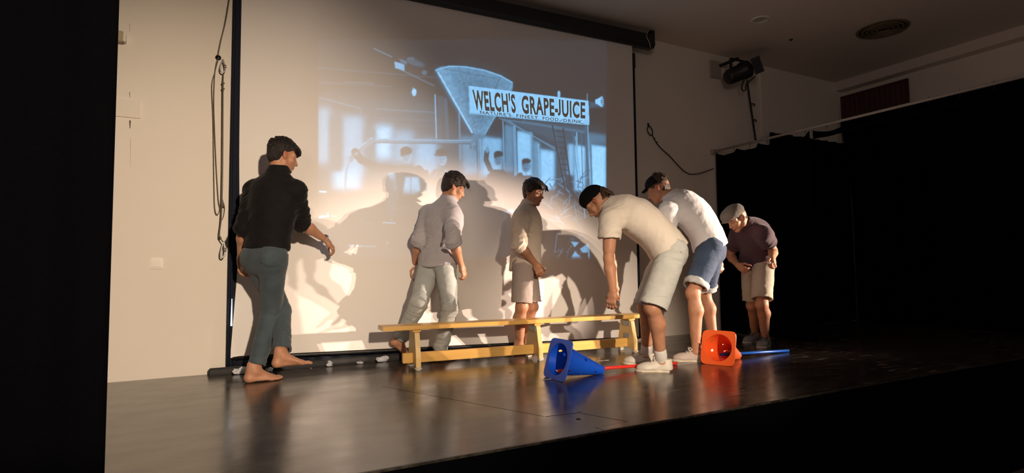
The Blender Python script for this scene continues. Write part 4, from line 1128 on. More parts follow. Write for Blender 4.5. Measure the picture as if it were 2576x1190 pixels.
def spine(p, n=7):
    """points of the back bone from the pelvis to the neck base, bowed backwards by p.bow"""
    a, b = p.J['pelvis'], p.J['neck']; lat = unit(p.J['hipL'] - p.J['hipR'] + p.J['shL'] - p.J['shR'])
    back = -unit(np.cross(lat, b - a))               # left x up = forward
    m = (a + b) / 2 + back * p.bow * 2
    t = np.linspace(0, 1, n)[:, None]
    pts = (1 - t) ** 2 * a + 2 * t * (1 - t) * m + t * t * b
    lats = [unit((1 - q) * unit(p.J['hipL'] - p.J['hipR']) + q * unit(p.J['shL'] - p.J['shR'])) for q in np.linspace(0, 1, n)]
    return pts, lats, back
def torso_sdf(S, p, g, k, scale=1.0, cut=None, belly=0.0):
    pts, lats, back = spine(p)
    prof = [(.160, .118), (.148, .112), (.142, .110), (.158, .118), (.168, .122), (.152, .108), (.070, .062)]
    for i in range(6):
        r0 = [v * k * scale + g for v in prof[i]]; r1 = [v * k * scale + g for v in prof[i + 1]]
        off = -back * (belly if i in (1, 2, 3) else 0)
        S.cone(pts[i] + off, pts[i + 1], r0, r1, .05, lats[i], cut=cut)
    up = pts[5] * .55 + pts[4] * .45
    for sd in 'LR':
        sh = p.J['sh' + sd]
        S.cone(up + (sh - up) * .25, sh, .078 * k * scale + g, .056 * k * scale + g, .05, cut=cut)
    # trapezius towards the neck
    for sd in 'LR':
        S.cone(p.J['neck'] + (p.J['head'] - p.J['neck']) * .25, p.J['sh' + sd] * .75 + p.J['neck'] * .25, .035 * k + g * .5, .042 * k + g * .8, .04, cut=cut)

def build_body(p, name, label):
    k = p.H / 1.76; J = p.J; S = Sdf(0.0056)
    torso_sdf(S, p, -0.014, k)
    S.ball(J['pelvis'], (.130 * k, .092 * k, .10 * k), .05, [unit(J['hipL'] - J['hipR']), unit(p.fwd), p.u])
    hd = J['head']; A = head_frame(p.face, p.hup); hk = p.H / 1.76 * p.headk
    nb = J['neck']; sk = hd + (np.array([0, -.028, -.055]) * hk) @ A
    S.cone(nb - (sk - nb) * .25, sk, (.060 * k, .060 * k), (.050 * k, .055 * k), .03)
    S.cone(nb, hd + (np.array([0, .012, -.07]) * hk) @ A, .046 * k, .042 * k, .03)
    head_sdf(S, hd, A, hk)
    for sd in 'LR':
        sh, el, wr = J['sh' + sd], J['el' + sd], J['wr' + sd]
        S.cone(sh, el, .050 * k, .038 * k, .02)
        S.cone(sh + (el - sh) * .25, sh + (el - sh) * .75, .046 * k, .040 * k, .03)
        ha = p.hands[sd]; d = unit(ha['d']); n_ = unit(ha['n'])
        lat = unit(ha['t'] - d * np.dot(d, ha['t']))
        S.cone(el, el + (wr - el) * .32, .038 * k, (.043 * k), .02)
        S.cone(el + (wr - el) * .32, wr, (.042 * k, .042 * k), (.028 * k, .021 * k), .02, lat)
        hand_sdf(S, wr, d, n_, ha['t'], k * 1.0, ha.get('curl', .3))
        hp, kn, an = J['hip' + sd], J['kn' + sd], J['an' + sd]
        lg = p.legk; S.cone(hp, kn, .082 * k * lg, .054 * k * lg, .03)
        fr = unit(np.cross(unit(J['hipL'] - J['hipR']), an - kn)); 
        if np.dot(fr, p.feet[sd][0]) < 0: fr = -fr
        S.ball(kn + fr * .012 * k * lg, (.050 * k * lg,) * 3, .03)
        c1 = kn + (an - kn) * .30 - fr * .020 * k
        S.cone(kn, c1, .050 * k * lg, .054 * k * lg, .03)
        S.cone(c1, kn + (an - kn) * .72 - fr * .004 * k, .052 * k * lg, .037 * k, .03)
        S.cone(kn + (an - kn) * .2, an, .042 * k * lg, .036 * k, .03)
        f, u = p.feet[sd]
        if p.bare: foot_sdf(S, an, f, u, k, sd == 'L')
        else:
            S.ball(an - u * .01, (.034 * k,) * 3, .02)
            S.cone(an - unit(u) * .02 * k - unit(f) * .02 * k, an + (unit(f) * .10 - unit(u) * .055) * k, .032 * k, .026 * k, .03)
    o, V = S.build(name, SKIN, None)
    o.location = tuple(p.root); o['label'] = label; o['category'] = 'person'
    # colour of the skin itself: lips, ears and knuckles redder, shaved temples darker
    T = np.tile(SKIN_RGB * p.tone, (len(V), 1)); q = (V - hd) @ A.T / hk
    lips = np.exp(-(((q[:, 0] / .024) ** 2 + ((q[:, 1] - .098) / .016) ** 2 + ((q[:, 2] + .0695) / .0105) ** 2)) ** 2)
    T = T * (1 - lips[:, None]) + np.array([.42, .13, .10]) * lips[:, None]
    ear = np.exp(-((np.abs(q[:, 0]) - .085) / .012) ** 2 - (q[:, 2] / .04) ** 2 - ((q[:, 1] + .01) / .03) ** 2)
    T *= (1 - ear[:, None] * np.array([.05, .35, .38]))
    if p.fade is not None:
        w_ = np.clip((q[:, 2] - p.fade[0]) / .03, 0, 1) * np.clip((p.fade[1] - q[:, 1]) / .02, 0, 1) * (np.linalg.norm(q, axis=1) < .16) * p.fade[2]
        T = T * (1 - w_[:, None]) + np.array([.035, .022, .016]) * w_[:, None]
    ca = o.data.color_attributes.new('tone', 'FLOAT_COLOR', 'POINT')
    ca.data.foreach_set('color', np.concatenate([T, np.ones((len(T), 1))], 1).astype(np.float32).ravel())
    p.o = o; p.A = A; p.hk = hk; p.k = k
    # eyes and brows
    for s_ in (-1, 1):
        c = hd + (np.array([s_ * .032, .0785, -.0020]) * hk) @ A
        bm = bmesh.new(); bmesh.ops.create_uvsphere(bm, u_segments=16, v_segments=10, radius=.0106 * hk)
        for v in bm.verts: v.co = v.co + Vector(c)
        e = link('eye', bm_mesh(bm, 'eye', smooth=True), EYEW, o)
        g = unit((np.array([p.gaze * .4, 1, -.35])) @ A)
        bm = bmesh.new(); bmesh.ops.create_uvsphere(bm, u_segments=12, v_segments=8, radius=.0062 * hk)
        for v in bm.verts: v.co = v.co + Vector(c + g * .0052 * hk)
        link('iris', bm_mesh(bm, 'iris', smooth=True), IRIS, e)
        pts = [hd + (np.array([s_ * x, y, z]) * hk) @ A for x, y, z in ((.012, .0925, .0175), (.024, .0915, .0225), (.038, .0835, .0230), (.050, .0725, .0165))]
        lash = [hd + (np.array([s_ * x, y, z]) * hk) @ A for x, y, z in ((.0205, .0865, -.0050), (.027, .0890, -.0048), (.034, .0890, -.0046), (.042, .0850, -.0050))]
        V_, F_ = tube_vf(smooth_curve(lash, 3), .0014, 6); link('eyelashes', mesh('eyelashes', V_, F_, True), p.hairm, o)
        V_, F_ = tube_vf(smooth_curve(pts, 4), list(np.interp(np.linspace(0, 1, 13), [0, .2, .7, 1], [.0024, .0036, .0032, .0010])), 7)
        link('eyebrow', mesh('eyebrow', V_, F_, True), p.hairm, o)
    return o

def build_hair(p, hairline, side_up, thick, locks, fringe, vox=.0042, seed=1, back_low=-.06, name='hair'):
    """hair as one sculpted mass: scalp shell cut along the hairline plus combed locks.
    hairline: height (local up) at the forehead, side_up: height over the ears, back_low: at the nape"""
    k, A, c = p.hk, p.A, p.J['head']; S = Sdf(vox)
    def L(v): return c + (np.asarray(v, float) * k) @ A
    def cutf(q):
        v = (q - c) @ A.T / k
        y = v[:, 1]
        lim = np.interp(y, [-.11, -.075, -.045, -.02, .015, .045, .07, .12], [back_low, back_low + .005, back_low + .02, side_up - .03, side_up - .012, side_up + .012, hairline, hairline])
        return (lim - .014 - v[:, 2]) * .30 * k
    S.ball(L((0, -.012, .040)), tuple((r + thick) * k for r in (.071, .093, .080)), .0, A, cut=cutf)
    S.ball(L((0, -.030, -.004)), tuple((r + thick * .55) * k for r in (.062, .073, .088)), .015, A, cut=cutf)
    rg_ = np.random.default_rng(seed)
    for i in range(locks):
        a = rg_.uniform(-math.pi, math.pi); e = rg_.uniform(.15, 1.45)
        d = np.array([math.cos(e) * math.sin(a), math.cos(e) * math.cos(a), math.sin(e)])
        b = np.array([0, -.012, .040]) + d * (np.array([.071, .093, .080]) + thick * .95)
        flow = np.array([d[0] * .5, p.comb * (1 - .4 * abs(d[0])), -.55 - .4 * (1 - d[2])]) + rg_.normal(0, .25, 3)
        flow -= d * (flow @ d) * .95; flow = flow / np.linalg.norm(flow)
        q = b + flow * rg_.uniform(.018, .034) + d * rg_.uniform(-.001, .005)
        b = b - flow * .012
        if cutf(L(b)[None])[0] > 0 or cutf(L(q - np.array([0, 0, .012]))[None])[0] > 0: continue
        S.cone(L(b), L(q), rg_.uniform(.0055, .008) * k, .0025 * k, .006)
    for pts, r0, r1 in fringe:
        C_ = smooth_curve(pts, 3)
        for i in range(len(C_) - 1):
            t0, t1 = i / (len(C_) - 1), (i + 1) / (len(C_) - 1)
            S.cone(L(C_[i]), L(C_[i + 1]), (r0 + (r1 - r0) * t0) * k, (r0 + (r1 - r0) * t1) * k, .006)
    def post(V, N):
        v = (V - c) @ A.T / k
        st = np.stack([v[:, 0] * 150, v[:, 1] * 45, v[:, 2] * 70], 1)
        return V + N * (vnoise(st, seed) * .0022 + vnoise(st * 2.3, seed + 5) * .0010)[:, None] * k
    o, V = S.build(name, p.hairm, p.o, post)
    return o

def fold_post(bones, amp, seed, fine=1.0, ):
    """cloth folds: ridges across each limb bone, gathered near the joints. bones = (p0, p1, strength, ridges per metre, slant)"""
    def post(V, N):
        d_ = np.zeros(len(V)); wsum = np.zeros(len(V)) + 1e-9
        for i, (a, b, st, fq, sl) in enumerate(bones):
            a, b = np.asarray(a, float), np.asarray(b, float); e = b - a; Ln = np.linalg.norm(e); e = e / Ln
            ref = np.array([.3, .5, .1]); u = unit(np.cross(e, ref)); v = np.cross(e, u)
            q = V - a; t = np.clip((q @ e) / Ln, 0, 1); res = q - np.outer(t * Ln, e); dist = np.linalg.norm(res, axis=1)
            w = 1.0 / (dist + .02) ** 4
            x, y = q @ u, q @ v; s_ = q @ e
            c_ = np.stack([x * 7 + 3.1 * i, y * 7 - 1.7 * i, s_ * fq + (x + y) * sl * fq * .5], 1)
            n1 = vnoise(c_, seed + i); n2 = vnoise(c_ * 2.1 + 7.7, seed + i + 40)
            r = np.clip((1 - np.abs(n1) * 2.2) * .6 + (1 - np.abs(n2) * 2.0) * .35, -.30, 1)
            g = st if not callable(st) else st(t)
            d_ += w * r * g; wsum += w
        out = d_ / wsum * amp
        return V + N * (out + vnoise(V * 9, seed + 90) * amp * .5 + vnoise(V * 38, seed + 91) * amp * .10 * fine)[:, None]
    return post

def build_trousers(p, name, m, hem, flare, waist_up=.10, amp=.006, seed=1, seat=.0, thigh=None, rolled=None):
    """hem: fraction along hip>knee>ankle (0..2) where each leg ends; flare: (hip r, knee r, hem r)"""
    k = p.k; J = p.J; S = Sdf(.0062); lat = unit(J['hipL'] - J['hipR'])
    pts, lats, back = spine(p)
    up = unit(pts[1] - pts[0])
    wc = J['pelvis'] + up * waist_up * k
    S.cone(J['pelvis'] - up * .02 * k, wc, (.168 * k, .124 * k), (.150 * k, .114 * k), .03, lat, flat1=True)
    bones = []; hemfr = []
    for sd in 'LR':
        hp, kn, an = J['hip' + sd], J['kn' + sd], J['an' + sd]
        fwdk = unit(np.cross(lat, an - kn))
        r0, r1, r2 = (v * k for v in flare)
        hp2 = hp - p.u * 0 + back * .012 * k
        S.ball(hp + back * .030 * k + up * .01, (.096 * k, .096 * k, .105 * k), .035)
        h = hem[sd] if isinstance(hem, dict) else hem
        if h <= 1:
            e = hp + (kn - hp) * h
            S.cone(hp2, e, r0, r2, .018, lat, flat1=True)
            S.cone(hp + (kn - hp) * (h - .12 / np.linalg.norm(kn - hp)), e + (kn - hp) * .1, (r2 - .007), (r2 - .007), .0, lat, op='s', flat0=True, flat1=True)
            bones.append((hp, e, lambda t: .35 + .9 * np.exp(-((t - .05) / .25) ** 2) + .4 * t, 20, .6)); hemfr.append((sd, e, unit(kn - hp), r2))
        else:
            e = kn + (an - kn) * (h - 1)
            S.cone(hp2, kn, r0, r1, .018, lat); S.cone(kn, e, r1, r2, .018, lat, flat1=True)
            S.cone(kn + (an - kn) * (h - 1 - .05), e + (an - kn) * .1, r2 - .006, r2 - .006, .0, lat, op='s', flat0=True, flat1=True)
            bones.append((hp, kn, lambda t: .25 + .9 * np.exp(-((t - .0) / .22) ** 2) + 1.0 * np.exp(-((t - 1) / .22) ** 2), 26, .7))
            bones.append((kn, e, lambda t: .35 + .9 * np.exp(-(t / .2) ** 2) + 1.3 * np.exp(-((t - 1) / .28) ** 2), 34, .4)); hemfr.append((sd, e, unit(an - kn), r2))
    bones.append((J['pelvis'] - up * .05, wc, .35, 14, .5))
    o, V = S.build(name, m, p.o, fold_post(bones, amp, seed), smooth_it=1)
    # hem stitching roll, belt loops and seams as raised parts
    for sd, e, ax, r in hemfr:
        u_ = unit(np.cross(ax, [.3, .2, .9])); v_ = np.cross(ax, u_)
        hh = .012 if not rolled else rolled
        ro = .0015 if not rolled else .008
        T = Sdf(.005); T.cone(e - ax * hh, e + ax * .003, r + ro, r + ro, 0, lat, flat0=True, flat1=True)
        T.cone(e - ax * hh * 3, e + ax * .05, r - .007, r - .007, 0, lat, op='s', flat0=True, flat1=True)
        hm, _ = T.build('hem', m if not rolled else MATS['pale_denim_lining'], o, fold_post([(e - ax * .2, e, 1.0, 26, .5)], amp, seed))
    return o, V

def build_shirt(p, name, m, sleeve, hem_drop, g=.012, amp=.006, seed=1, tail=.0, srad=(.066, .062), cuff=None, scale=1.0, vneck=False, collar=True, collar_h=.038, hem_pull=0.0, collar_m=None, flare=0.0, hemcut=None):
    """sleeve: fraction along shoulder>elbow>wrist (0..2); hem_drop: metres below the pelvis centre, tail: curved shirt tail"""
    k = p.k; J = p.J; S = Sdf(.0062); pts, lats, back = spine(p); lat = lats[0]
    up = unit(pts[1] - pts[0]); fw = -back
    hc = pts[0] - up * hem_drop * k
    if hemcut is not None: hc_, un = hemcut; 
    else: hc_, un = hc, up
    def cut(q):
        d = q - hc_; s_ = (d @ lat) / (.17 * k); return -(d @ un) + tail * np.clip(s_ * s_, 0, 1.3) - 0
    S.cone(hc - up * .03, pts[0], ((.178 + flare) * k + g, (.130 + flare) * k + g), (.166 * k + g, .122 * k + g), .04, lat, flat0=True, cut=cut)
    torso_sdf(S, p, g, k, scale)
    S.cut(cut, J['pelvis'] - .40, J['pelvis'] + .40, .003)
    bones = [(hc, pts[2], .55, 9, 1.2), (pts[2], pts[5], .45, 10, 1.0)]
    ends = []
    for sd in 'LR':
        sh, el, wr = J['sh' + sd], J['el' + sd], J['wr' + sd]; r0, r1 = (v * k for v in srad)
        if sleeve <= 1:
            e = sh + (el - sh) * sleeve
            S.cone(sh, e, r0, r1, .035, flat1=True)
            S.cone(sh + (el - sh) * max(.1, sleeve - .25), e + (el - sh) * .2, r1 - .008, r1 - .007, .0, op='s', flat0=True, flat1=True)
            bones.append((sh, e, lambda t: .5 + .5 * t, 18, .8)); ends.append((e, unit(el - sh), r1))
        else:
            e = el + (wr - el) * (sleeve - 1)
            S.cone(sh, el, r0, r1, .035); S.cone(el, e, r1, r1 * .97, .02, flat1=True)
            S.cone(el + (wr - el) * max(0, sleeve - 1.15), e + (wr - el) * .2, r1 - .009, r1 - .008, .0, op='s', flat0=True, flat1=True)
            bones.append((sh, el, lambda t: .6 + .9 * t, 30, .6)); bones.append((el, e, 1.2, 34, .5)); ends.append((e, unit(wr - el), r1 * .97))
    # open at the neck
    hd = J['head']; nb = J['neck']; nax = unit(hd - nb)
    nr = .058 * k
    S.cone(nb + nax * .006 * k, nb + nax * .20 * k, nr, nr + .05, .01, op='s', flat0=True)
    o, V = S.build(name, m, p.o, fold_post(bones, amp, seed), smooth_it=1)
    if collar:
        C = Sdf(.0042); tilt = unit(nax - fw * .35)
        c0 = nb + nax * .058 * k
        C.cone(c0 - tilt * .02, c0 + tilt * collar_h * k, nr + .004, nr - .002, 0, lat, shell=.0034, flat0=True, flat1=True)
        c1 = c0 + tilt * collar_h * .95 * k
        C.cone(c1, c1 - tilt * (collar_h + .010) * k, nr + .004, nr + .030, .003, lat, shell=.0036, flat0=True, flat1=True)
        C.cone(nb + fw * .04 - tilt * .06, nb + fw * .15 + tilt * .09, .012, .034, .004, op='s')
        cl, _ = C.build('collar', collar_m or m, o)
    if cuff:
        for e, ax, r in ends:
            T = Sdf(.005); T.cone(e - ax * cuff, e + ax * .004, r + .006, r + .007, 0, flat0=True, flat1=True); T.cone(e - ax * cuff * 2, e + ax * .03, r - .006, r - .004, 0, op='s', flat0=True, flat1=True)
            T.build('cuff', m, o, fold_post([(e - ax * .2, e, 1.0, 30, .8)], amp * .8, seed + 3))
    return o, V
def buttons(p, shirt, V, m, n=6, col_x=0.0):
    """small buttons down the front, set on the shirt's surface"""
    pts, lats, back = spine(p); fw = -back
    for i in range(n):
        t = .12 + .74 * i / (n - 1); c = pts[0] * (1 - t) + pts[6] * t
        d = V - c; ax = unit(pts[6] - pts[0])
        ok = (np.abs(d @ ax) < .012) & (np.abs(d @ lats[3]) < .012) & ((d @ fw) > 0)
        if not ok.any(): continue
        q = V[ok][np.argmax((d @ fw)[ok])]
        M = Matrix.Translation(q) @ Vector(fw).to_track_quat('Z', 'Y').to_matrix().to_4x4()
        lathe('button', [(0, .003), (.0045, .003), (.0055, .0), (.0055, -.002)], m, shirt, 10, M=M)

def build_shoe(p, sd, m, sole_m, name='shoe', lace_m=None, low=False, stripe=None, length=.285, lift=0.0):
    """trainer round the foot: sole, upper, tongue, laces, heel tab"""
    k = p.k; a = p.J['an' + sd]; f, u = (unit(v) for v in p.feet[sd]); u = unit(u - f * np.dot(u, f)); s_ = np.cross(u, f)
    out = 1 if sd == 'L' else -1
    def P(x, y, z): return a + (f * x + s_ * (y * out) + u * z) * k
    z0 = -.088
    S = Sdf(.0042)
    S.cone(P(-.035, 0, -.050), P(-.030, 0, .012), (.040 * k, .046 * k), (.037 * k, .047 * k), .02, s_, flat1=True)
    S.cone(P(-.03, 0, -.055), P(.11, .004, -.055), (.040 * k, .036 * k), (.044 * k, .030 * k), .03, s_)
    S.cone(P(.02, 0, -.020), P(.12, .002, -.050), (.032 * k, .030 * k), (.036 * k, .024 * k), .03, s_)
    S.ball(P(.132, -.002, -.058), (.060 * k, .047 * k, .036 * k), .03, [f, s_, u])
    S.cut(lambda q, c=P(0, 0, -.068): -((q - c) @ u), *(fn(np.array([P(x, y, z) for x in (-.12, .24) for y in (-.1, .1) for z in (-.13, .08)]), 0) for fn in (np.min, np.max)), k=.003)
    S.cone(P(-.022, 0, -.02), P(-.014, 0, .06), (.030 * k, .034 * k), (.033 * k, .042 * k), .004, s_, op='s', flat0=True)
    up_, V = S.build(name, m, p.o)
    # sole
    T = Sdf(.0042)
    T.cone(P(-.040, 0, -.079), P(.030, 0, -.079), (.043 * k, .020 * k), (.040 * k, .020 * k), .03, s_); T.cone(P(.03, 0, -.079), P(.145, .002, -.079), (.040 * k, .020 * k), (.047 * k, .020 * k), .03, s_)
    T.ball(P(.150, -.002, -.078), (.052 * k, .045 * k, .020 * k), .02, [f, s_, u])
    bx = [fn(np.array([P(x, y, z) for x in (-.14, .26) for y in (-.1, .1) for z in (-.14, .02)]), 0) for fn in (np.min, np.max)]
    T.cut(lambda q, c=P(0, 0, -.0885): -((q - c) @ u), *bx, k=.004); T.cut(lambda q, c=P(0, 0, -.064): ((q - c) @ u), *bx, k=.004)
    T.build('sole', sole_m, up_)
    # tongue and laces
    T = Sdf(.004); T.cone(P(.030, 0, .020), P(.095, 0, -.026), (.026 * k, .006 * k), (.024 * k, .006 * k), .004, s_); T.build('tongue', m, up_)
    for i in range(5):
        x, z = .040 + .020 * i, .024 - .0125 * i
        tube('lace', [P(x, -.031, z - .014), P(x + .004, -.016, z - .002), P(x + .002, 0, z + .003), P(x - .004, .016, z - .002), P(x, .031, z - .014)], .0032 * k, lace_m or m, up_, 6)
    for s2 in (-1, 1):
        tube('lace', smooth_curve([P(.034, 0, .016), P(.045, s2 * .018, .030), P(.060, s2 * .038, .026), P(.056, s2 * .042, .008), P(.040, s2 * .016, .010)], 4), .003 * k, lace_m or m, up_, 6)
    if stripe:
        for s2 in (-1, 1):
            tube('side_stripe', smooth_curve([P(.095, s2 * .041, -.050), P(.055, s2 * .0415, -.055), P(.015, s2 * .041, -.042), P(-.035, s2 * .0415, -.018)], 4), [.004, .007, .009, .010, .010, .009, .008, .007, .006, .005, .004, .003, .002], stripe, up_, 8)
    return up_
def build_sock(p, sd, m, top):
    k = p.k; an, kn = p.J['an' + sd], p.J['kn' + sd]; ax = unit(kn - an); f = unit(p.feet[sd][0])
    S = Sdf(.0045); S.cone(an - ax * .06 + f * .012, an, .038 * k, .042 * k, .01); S.cone(an - ax * .01, an + ax * top, .041 * k, .044 * k, .01, flat1=True)
    for i in range(4): S.cone(an + ax * (top - .012 * i - .004), an + ax * (top - .012 * i - .010), .0465 * k, .0465 * k, .006)
    S.build('sock', m, p.o)
def report(p, nm):
    J = p.J; d = lambda a, b: round(float(np.linalg.norm(J[a] - J[b])), 3)
    print('PERSON', nm, 'H', p.H, *[f"{s}: ua {d('sh'+s,'el'+s)} fa {d('el'+s,'wr'+s)} th {d('hip'+s,'kn'+s)} sk {d('kn'+s,'an'+s)} anz {J['an'+s][2]:.3f}" for s in 'LR'], 'torso', d('pelvis', 'neck'), 'neckhead', d('neck', 'head'), 'shw', d('shL', 'shR'))
def lens(H): return dict(ua=.172 * H, fa=.150 * H, th=.245 * H, sk=.235 * H)
def person(foot_px, H, **kw):
    p = Person(foot_px, H)
    p.bow = kw.get('bow', 0.0); p.bare = kw.get('bare', False); p.tone = kw.get('tone', 1.0); p.fade = kw.get('fade'); p.gaze = kw.get('gaze', 0.0)
    p.hairm = kw.get('hairm', HAIR_DARK); p.headk = kw.get('headk', 1.0); p.comb = kw.get('comb', .9); p.legk = kw.get('legk', 1.0); p.feet = {}; p.hands = {}
    return p
def setup(p, pelvis, neck, head, hips, shoulders):
    for nm, v in (('pelvis', pelvis), ('neck', neck), ('head', head), ('hipL', hips[0]), ('hipR', hips[1]), ('shL', shoulders[0]), ('shR', shoulders[1])):
        p.joint(nm, v[:2], v[2])

DENIM = mat('grey_blue_denim', (0.070, 0.098, 0.115), 0.85, sheen=0.15, noise=(9, 0.3, (0.038, 0.056, 0.068), None), bump=(420, 0.25, None))
DENIM_PALE = mat('pale_grey_denim', (0.46, 0.48, 0.46), 0.85, sheen=0.1, noise=(8, 0.3, (0.36, 0.385, 0.37), None), bump=(420, 0.25, None))
DENIM_WHITE = mat('bleached_denim', (0.64, 0.65, 0.60), 0.85, sheen=0.1, noise=(8, 0.3, (0.50, 0.52, 0.48), None), bump=(420, 0.25, None))
DENIM_NAVY = mat('blue_denim', (0.055, 0.095, 0.17), 0.85, sheen=0.1, noise=(9, 0.3, (0.025, 0.045, 0.09), None), bump=(420, 0.25, None))
LINING = mat('pale_denim_lining', (0.55, 0.56, 0.55), 0.85, noise=(12, 0.3, (0.45, 0.46, 0.46), None), bump=(420, 0.25, None))
TAUPE = mat('taupe_twill', (0.36, 0.30, 0.265), 0.85, sheen=0.1, noise=(8, 0.3, (0.30, 0.245, 0.215), None), bump=(420, 0.2, None))
BEIGE = mat('beige_twill', (0.52, 0.47, 0.37), 0.85, sheen=0.1, noise=(8, 0.3, (0.44, 0.39, 0.30), None), bump=(420, 0.2, None))
SHIRT_BLACK = mat('black_shirt_cotton', (0.006, 0.005, 0.006), 0.85, spec=0.2, sheen=0.05, noise=(20, 0.3, (0.009, 0.008, 0.008), None), bump=(300, 0.15, None))
SHIRT_LILAC = mat('grey_lilac_shirt_cotton', (0.46, 0.44, 0.46), 0.85, sheen=0.1, noise=(10, 0.3, (0.41, 0.39, 0.41), None), bump=(500, 0.2, (1, 1, .1)))
SHIRT_CREAM = mat('cream_shirt_linen', (0.66, 0.57, 0.46), 0.85, sheen=0.1, noise=(10, 0.3, (0.60, 0.51, 0.41), None), bump=(500, 0.2, (1, 1, .1)))
TEE_CREAM = mat('cream_tshirt_jersey', (0.80, 0.725, 0.62), 0.9, sheen=0.1, noise=(8, 0.3, (0.76, 0.685, 0.58), None), bump=(500, 0.1, None))
TEE_WHITE = mat('white_tshirt_jersey', (0.80, 0.79, 0.80), 0.9, sheen=0.1, noise=(8, 0.3, (0.76, 0.75, 0.76), None), bump=(500, 0.1, None))
POLO = mat('dark_plum_jersey', (0.075, 0.035, 0.050), 0.9, sheen=0.15, noise=(8, 0.3, (0.060, 0.028, 0.040), None), bump=(500, 0.1, None))
TRAINER = mat('off_white_trainer_leather', (0.74, 0.70, 0.60), 0.55, noise=(10, 0.3, (0.69, 0.64, 0.54), None), bump=(160, 0.08, None))
RUBSOLE = mat('cream_sole_rubber', (0.74, 0.66, 0.52), 0.6, noise=(25, 0.3, (0.66, 0.58, 0.45), None))
TRAINER2 = mat('pinkish_trainer_suede', (0.62, 0.52, 0.46), 0.8, noise=(10, 0.3, (0.56, 0.46, 0.40), None))
SHOEGREY = mat('grey_canvas', (0.20, 0.21, 0.22), 0.8, noise=(14, 0.3, (0.15, 0.16, 0.17), None))
SOCK = mat('white_ribbed_sock', (0.78, 0.74, 0.68), 0.9, noise=(20, 0.3, (0.72, 0.68, 0.62), None), bump=(260, 0.4, (1, 1, .1)))
KNIT_BLACK = mat('black_knit', (0.006, 0.006, 0.007), 0.95, spec=0.1, noise=(60, 0.3, (0.010, 0.010, 0.011), None), bump=(220, 0.6, None))
TWEED = mat('grey_brown_wool', (0.135, 0.115, 0.090), 0.95, sheen=0.2, noise=(50, 0.3, (0.10, 0.085, 0.065), None), bump=(200, 0.5, None))
CAPBLACK = mat('black_cap_cotton', (0.008, 0.008, 0.009), 0.9, spec=0.15, noise=(40, 0.3, (0.012, 0.012, 0.013), None))
BUTTONM = mat('pearl_button', (0.70, 0.66, 0.58), 0.3, noise=(60, .3, (.62, .58, .50), None))

def hat_shell(p, name, m, r, c, cutfn, extra=(), vox=.0042, label=None):
    S = Sdf(vox); k, A, o = p.hk, p.A, p.J['head']
    def L(v): return o + (np.asarray(v, float) * k) @ A
    def cf(q): return cutfn((q - o) @ A.T / k) * k
    S.ball(L(c), tuple(v * k for v in r), .0, A, cut=cf)
    for kind, *a in extra:
        if kind == 'ball': S.ball(L(a[0]), tuple(v * k for v in a[1]), a[2], A)
        else: S.cone(L(a[0]), L(a[1]), tuple(v * k for v in a[2]), tuple(v * k for v in a[3]), a[4], A[0])
    h, V = S.build(name, m, p.o, lambda V, N: V + N * (vnoise(V * 45, 3) * .0015)[:, None])
    return h

# ---------------------------------------------------------------- the man in black at the left, barefoot, walking
def man_black():
    p = person((652, 960), 1.80, bare=True, legk=.68, tone=.98, fade=(.025, .055, .55), hairm=HAIR_BLACK, comb=1.0)
    b = lens(p.H)
    setup(p, (668, 648, 0), (696, 447, .0), (711, 391, .03), ((649, 652, .065), (690, 650, -.065)), ((640, 478, .10), (746, 480, -.10)))
    p.fwd = p.vec(.55, .84, 0); p.face = p.vec(.90, .34, -.22); p.hup = p.vec(.16, .05, 1)
    p.bone('knR', 'hipR', (681, 785), b['th'], 1); p.bone('anR', 'knR', (642, 926), b['sk'], -1); p.ground('anR')
    p.bone('knL', 'hipL', (706, 782), b['th'], 1); p.bone('anL', 'knL', (711, 894), b['sk'], -1)
    p.bone('elR', 'shR', (760, 562), b['ua'], 1); p.bone('wrR', 'elR', (820, 604), b['fa'], 1)
    p.bone('elL', 'shL', (614, 575), b['ua'], -1); p.bone('wrL', 'elL', (605, 650), b['fa'], 1)
    p.hands['R'] = dict(d=p.vec(.62, .25, -.70), n=p.vec(-.55, .2, -.6), t=p.vec(.35, .9, .1), curl=[.35, .45, .5, .55])
    p.hands['L'] = dict(d=p.vec(0, .15, -1), n=p.vec(.8, .3, 0), t=p.vec(.3, .9, 0), curl=.4)
    p.feet['R'] = (p.vec(.97, .20, 0), p.u); p.feet['L'] = (p.vec(.97, .15, .02), p.vec(.02, .1, 1))
    return p
p = man_black()
build_body(p, 'person', 'barefoot young man in black shirt and grey-blue jeans walking in from the left')
build_hair(p, .056, .052, .014, 70, [
    ([(x, .030, .112 - abs(x) * .5), (x, .076, .096 - abs(x) * .4), (x * .95 + .003, .104, .066 - abs(x) * .2), (x * .9 + .006, .114, .028 + .1 * abs(x))], .018, .005) for x in (-.040, -.022, -.006, .012, .030, .044)], seed=2, back_low=-.098)
jo, V = build_trousers(p, 'jeans', DENIM, 1.90, (.098, .073, .056), amp=.006, seed=3)
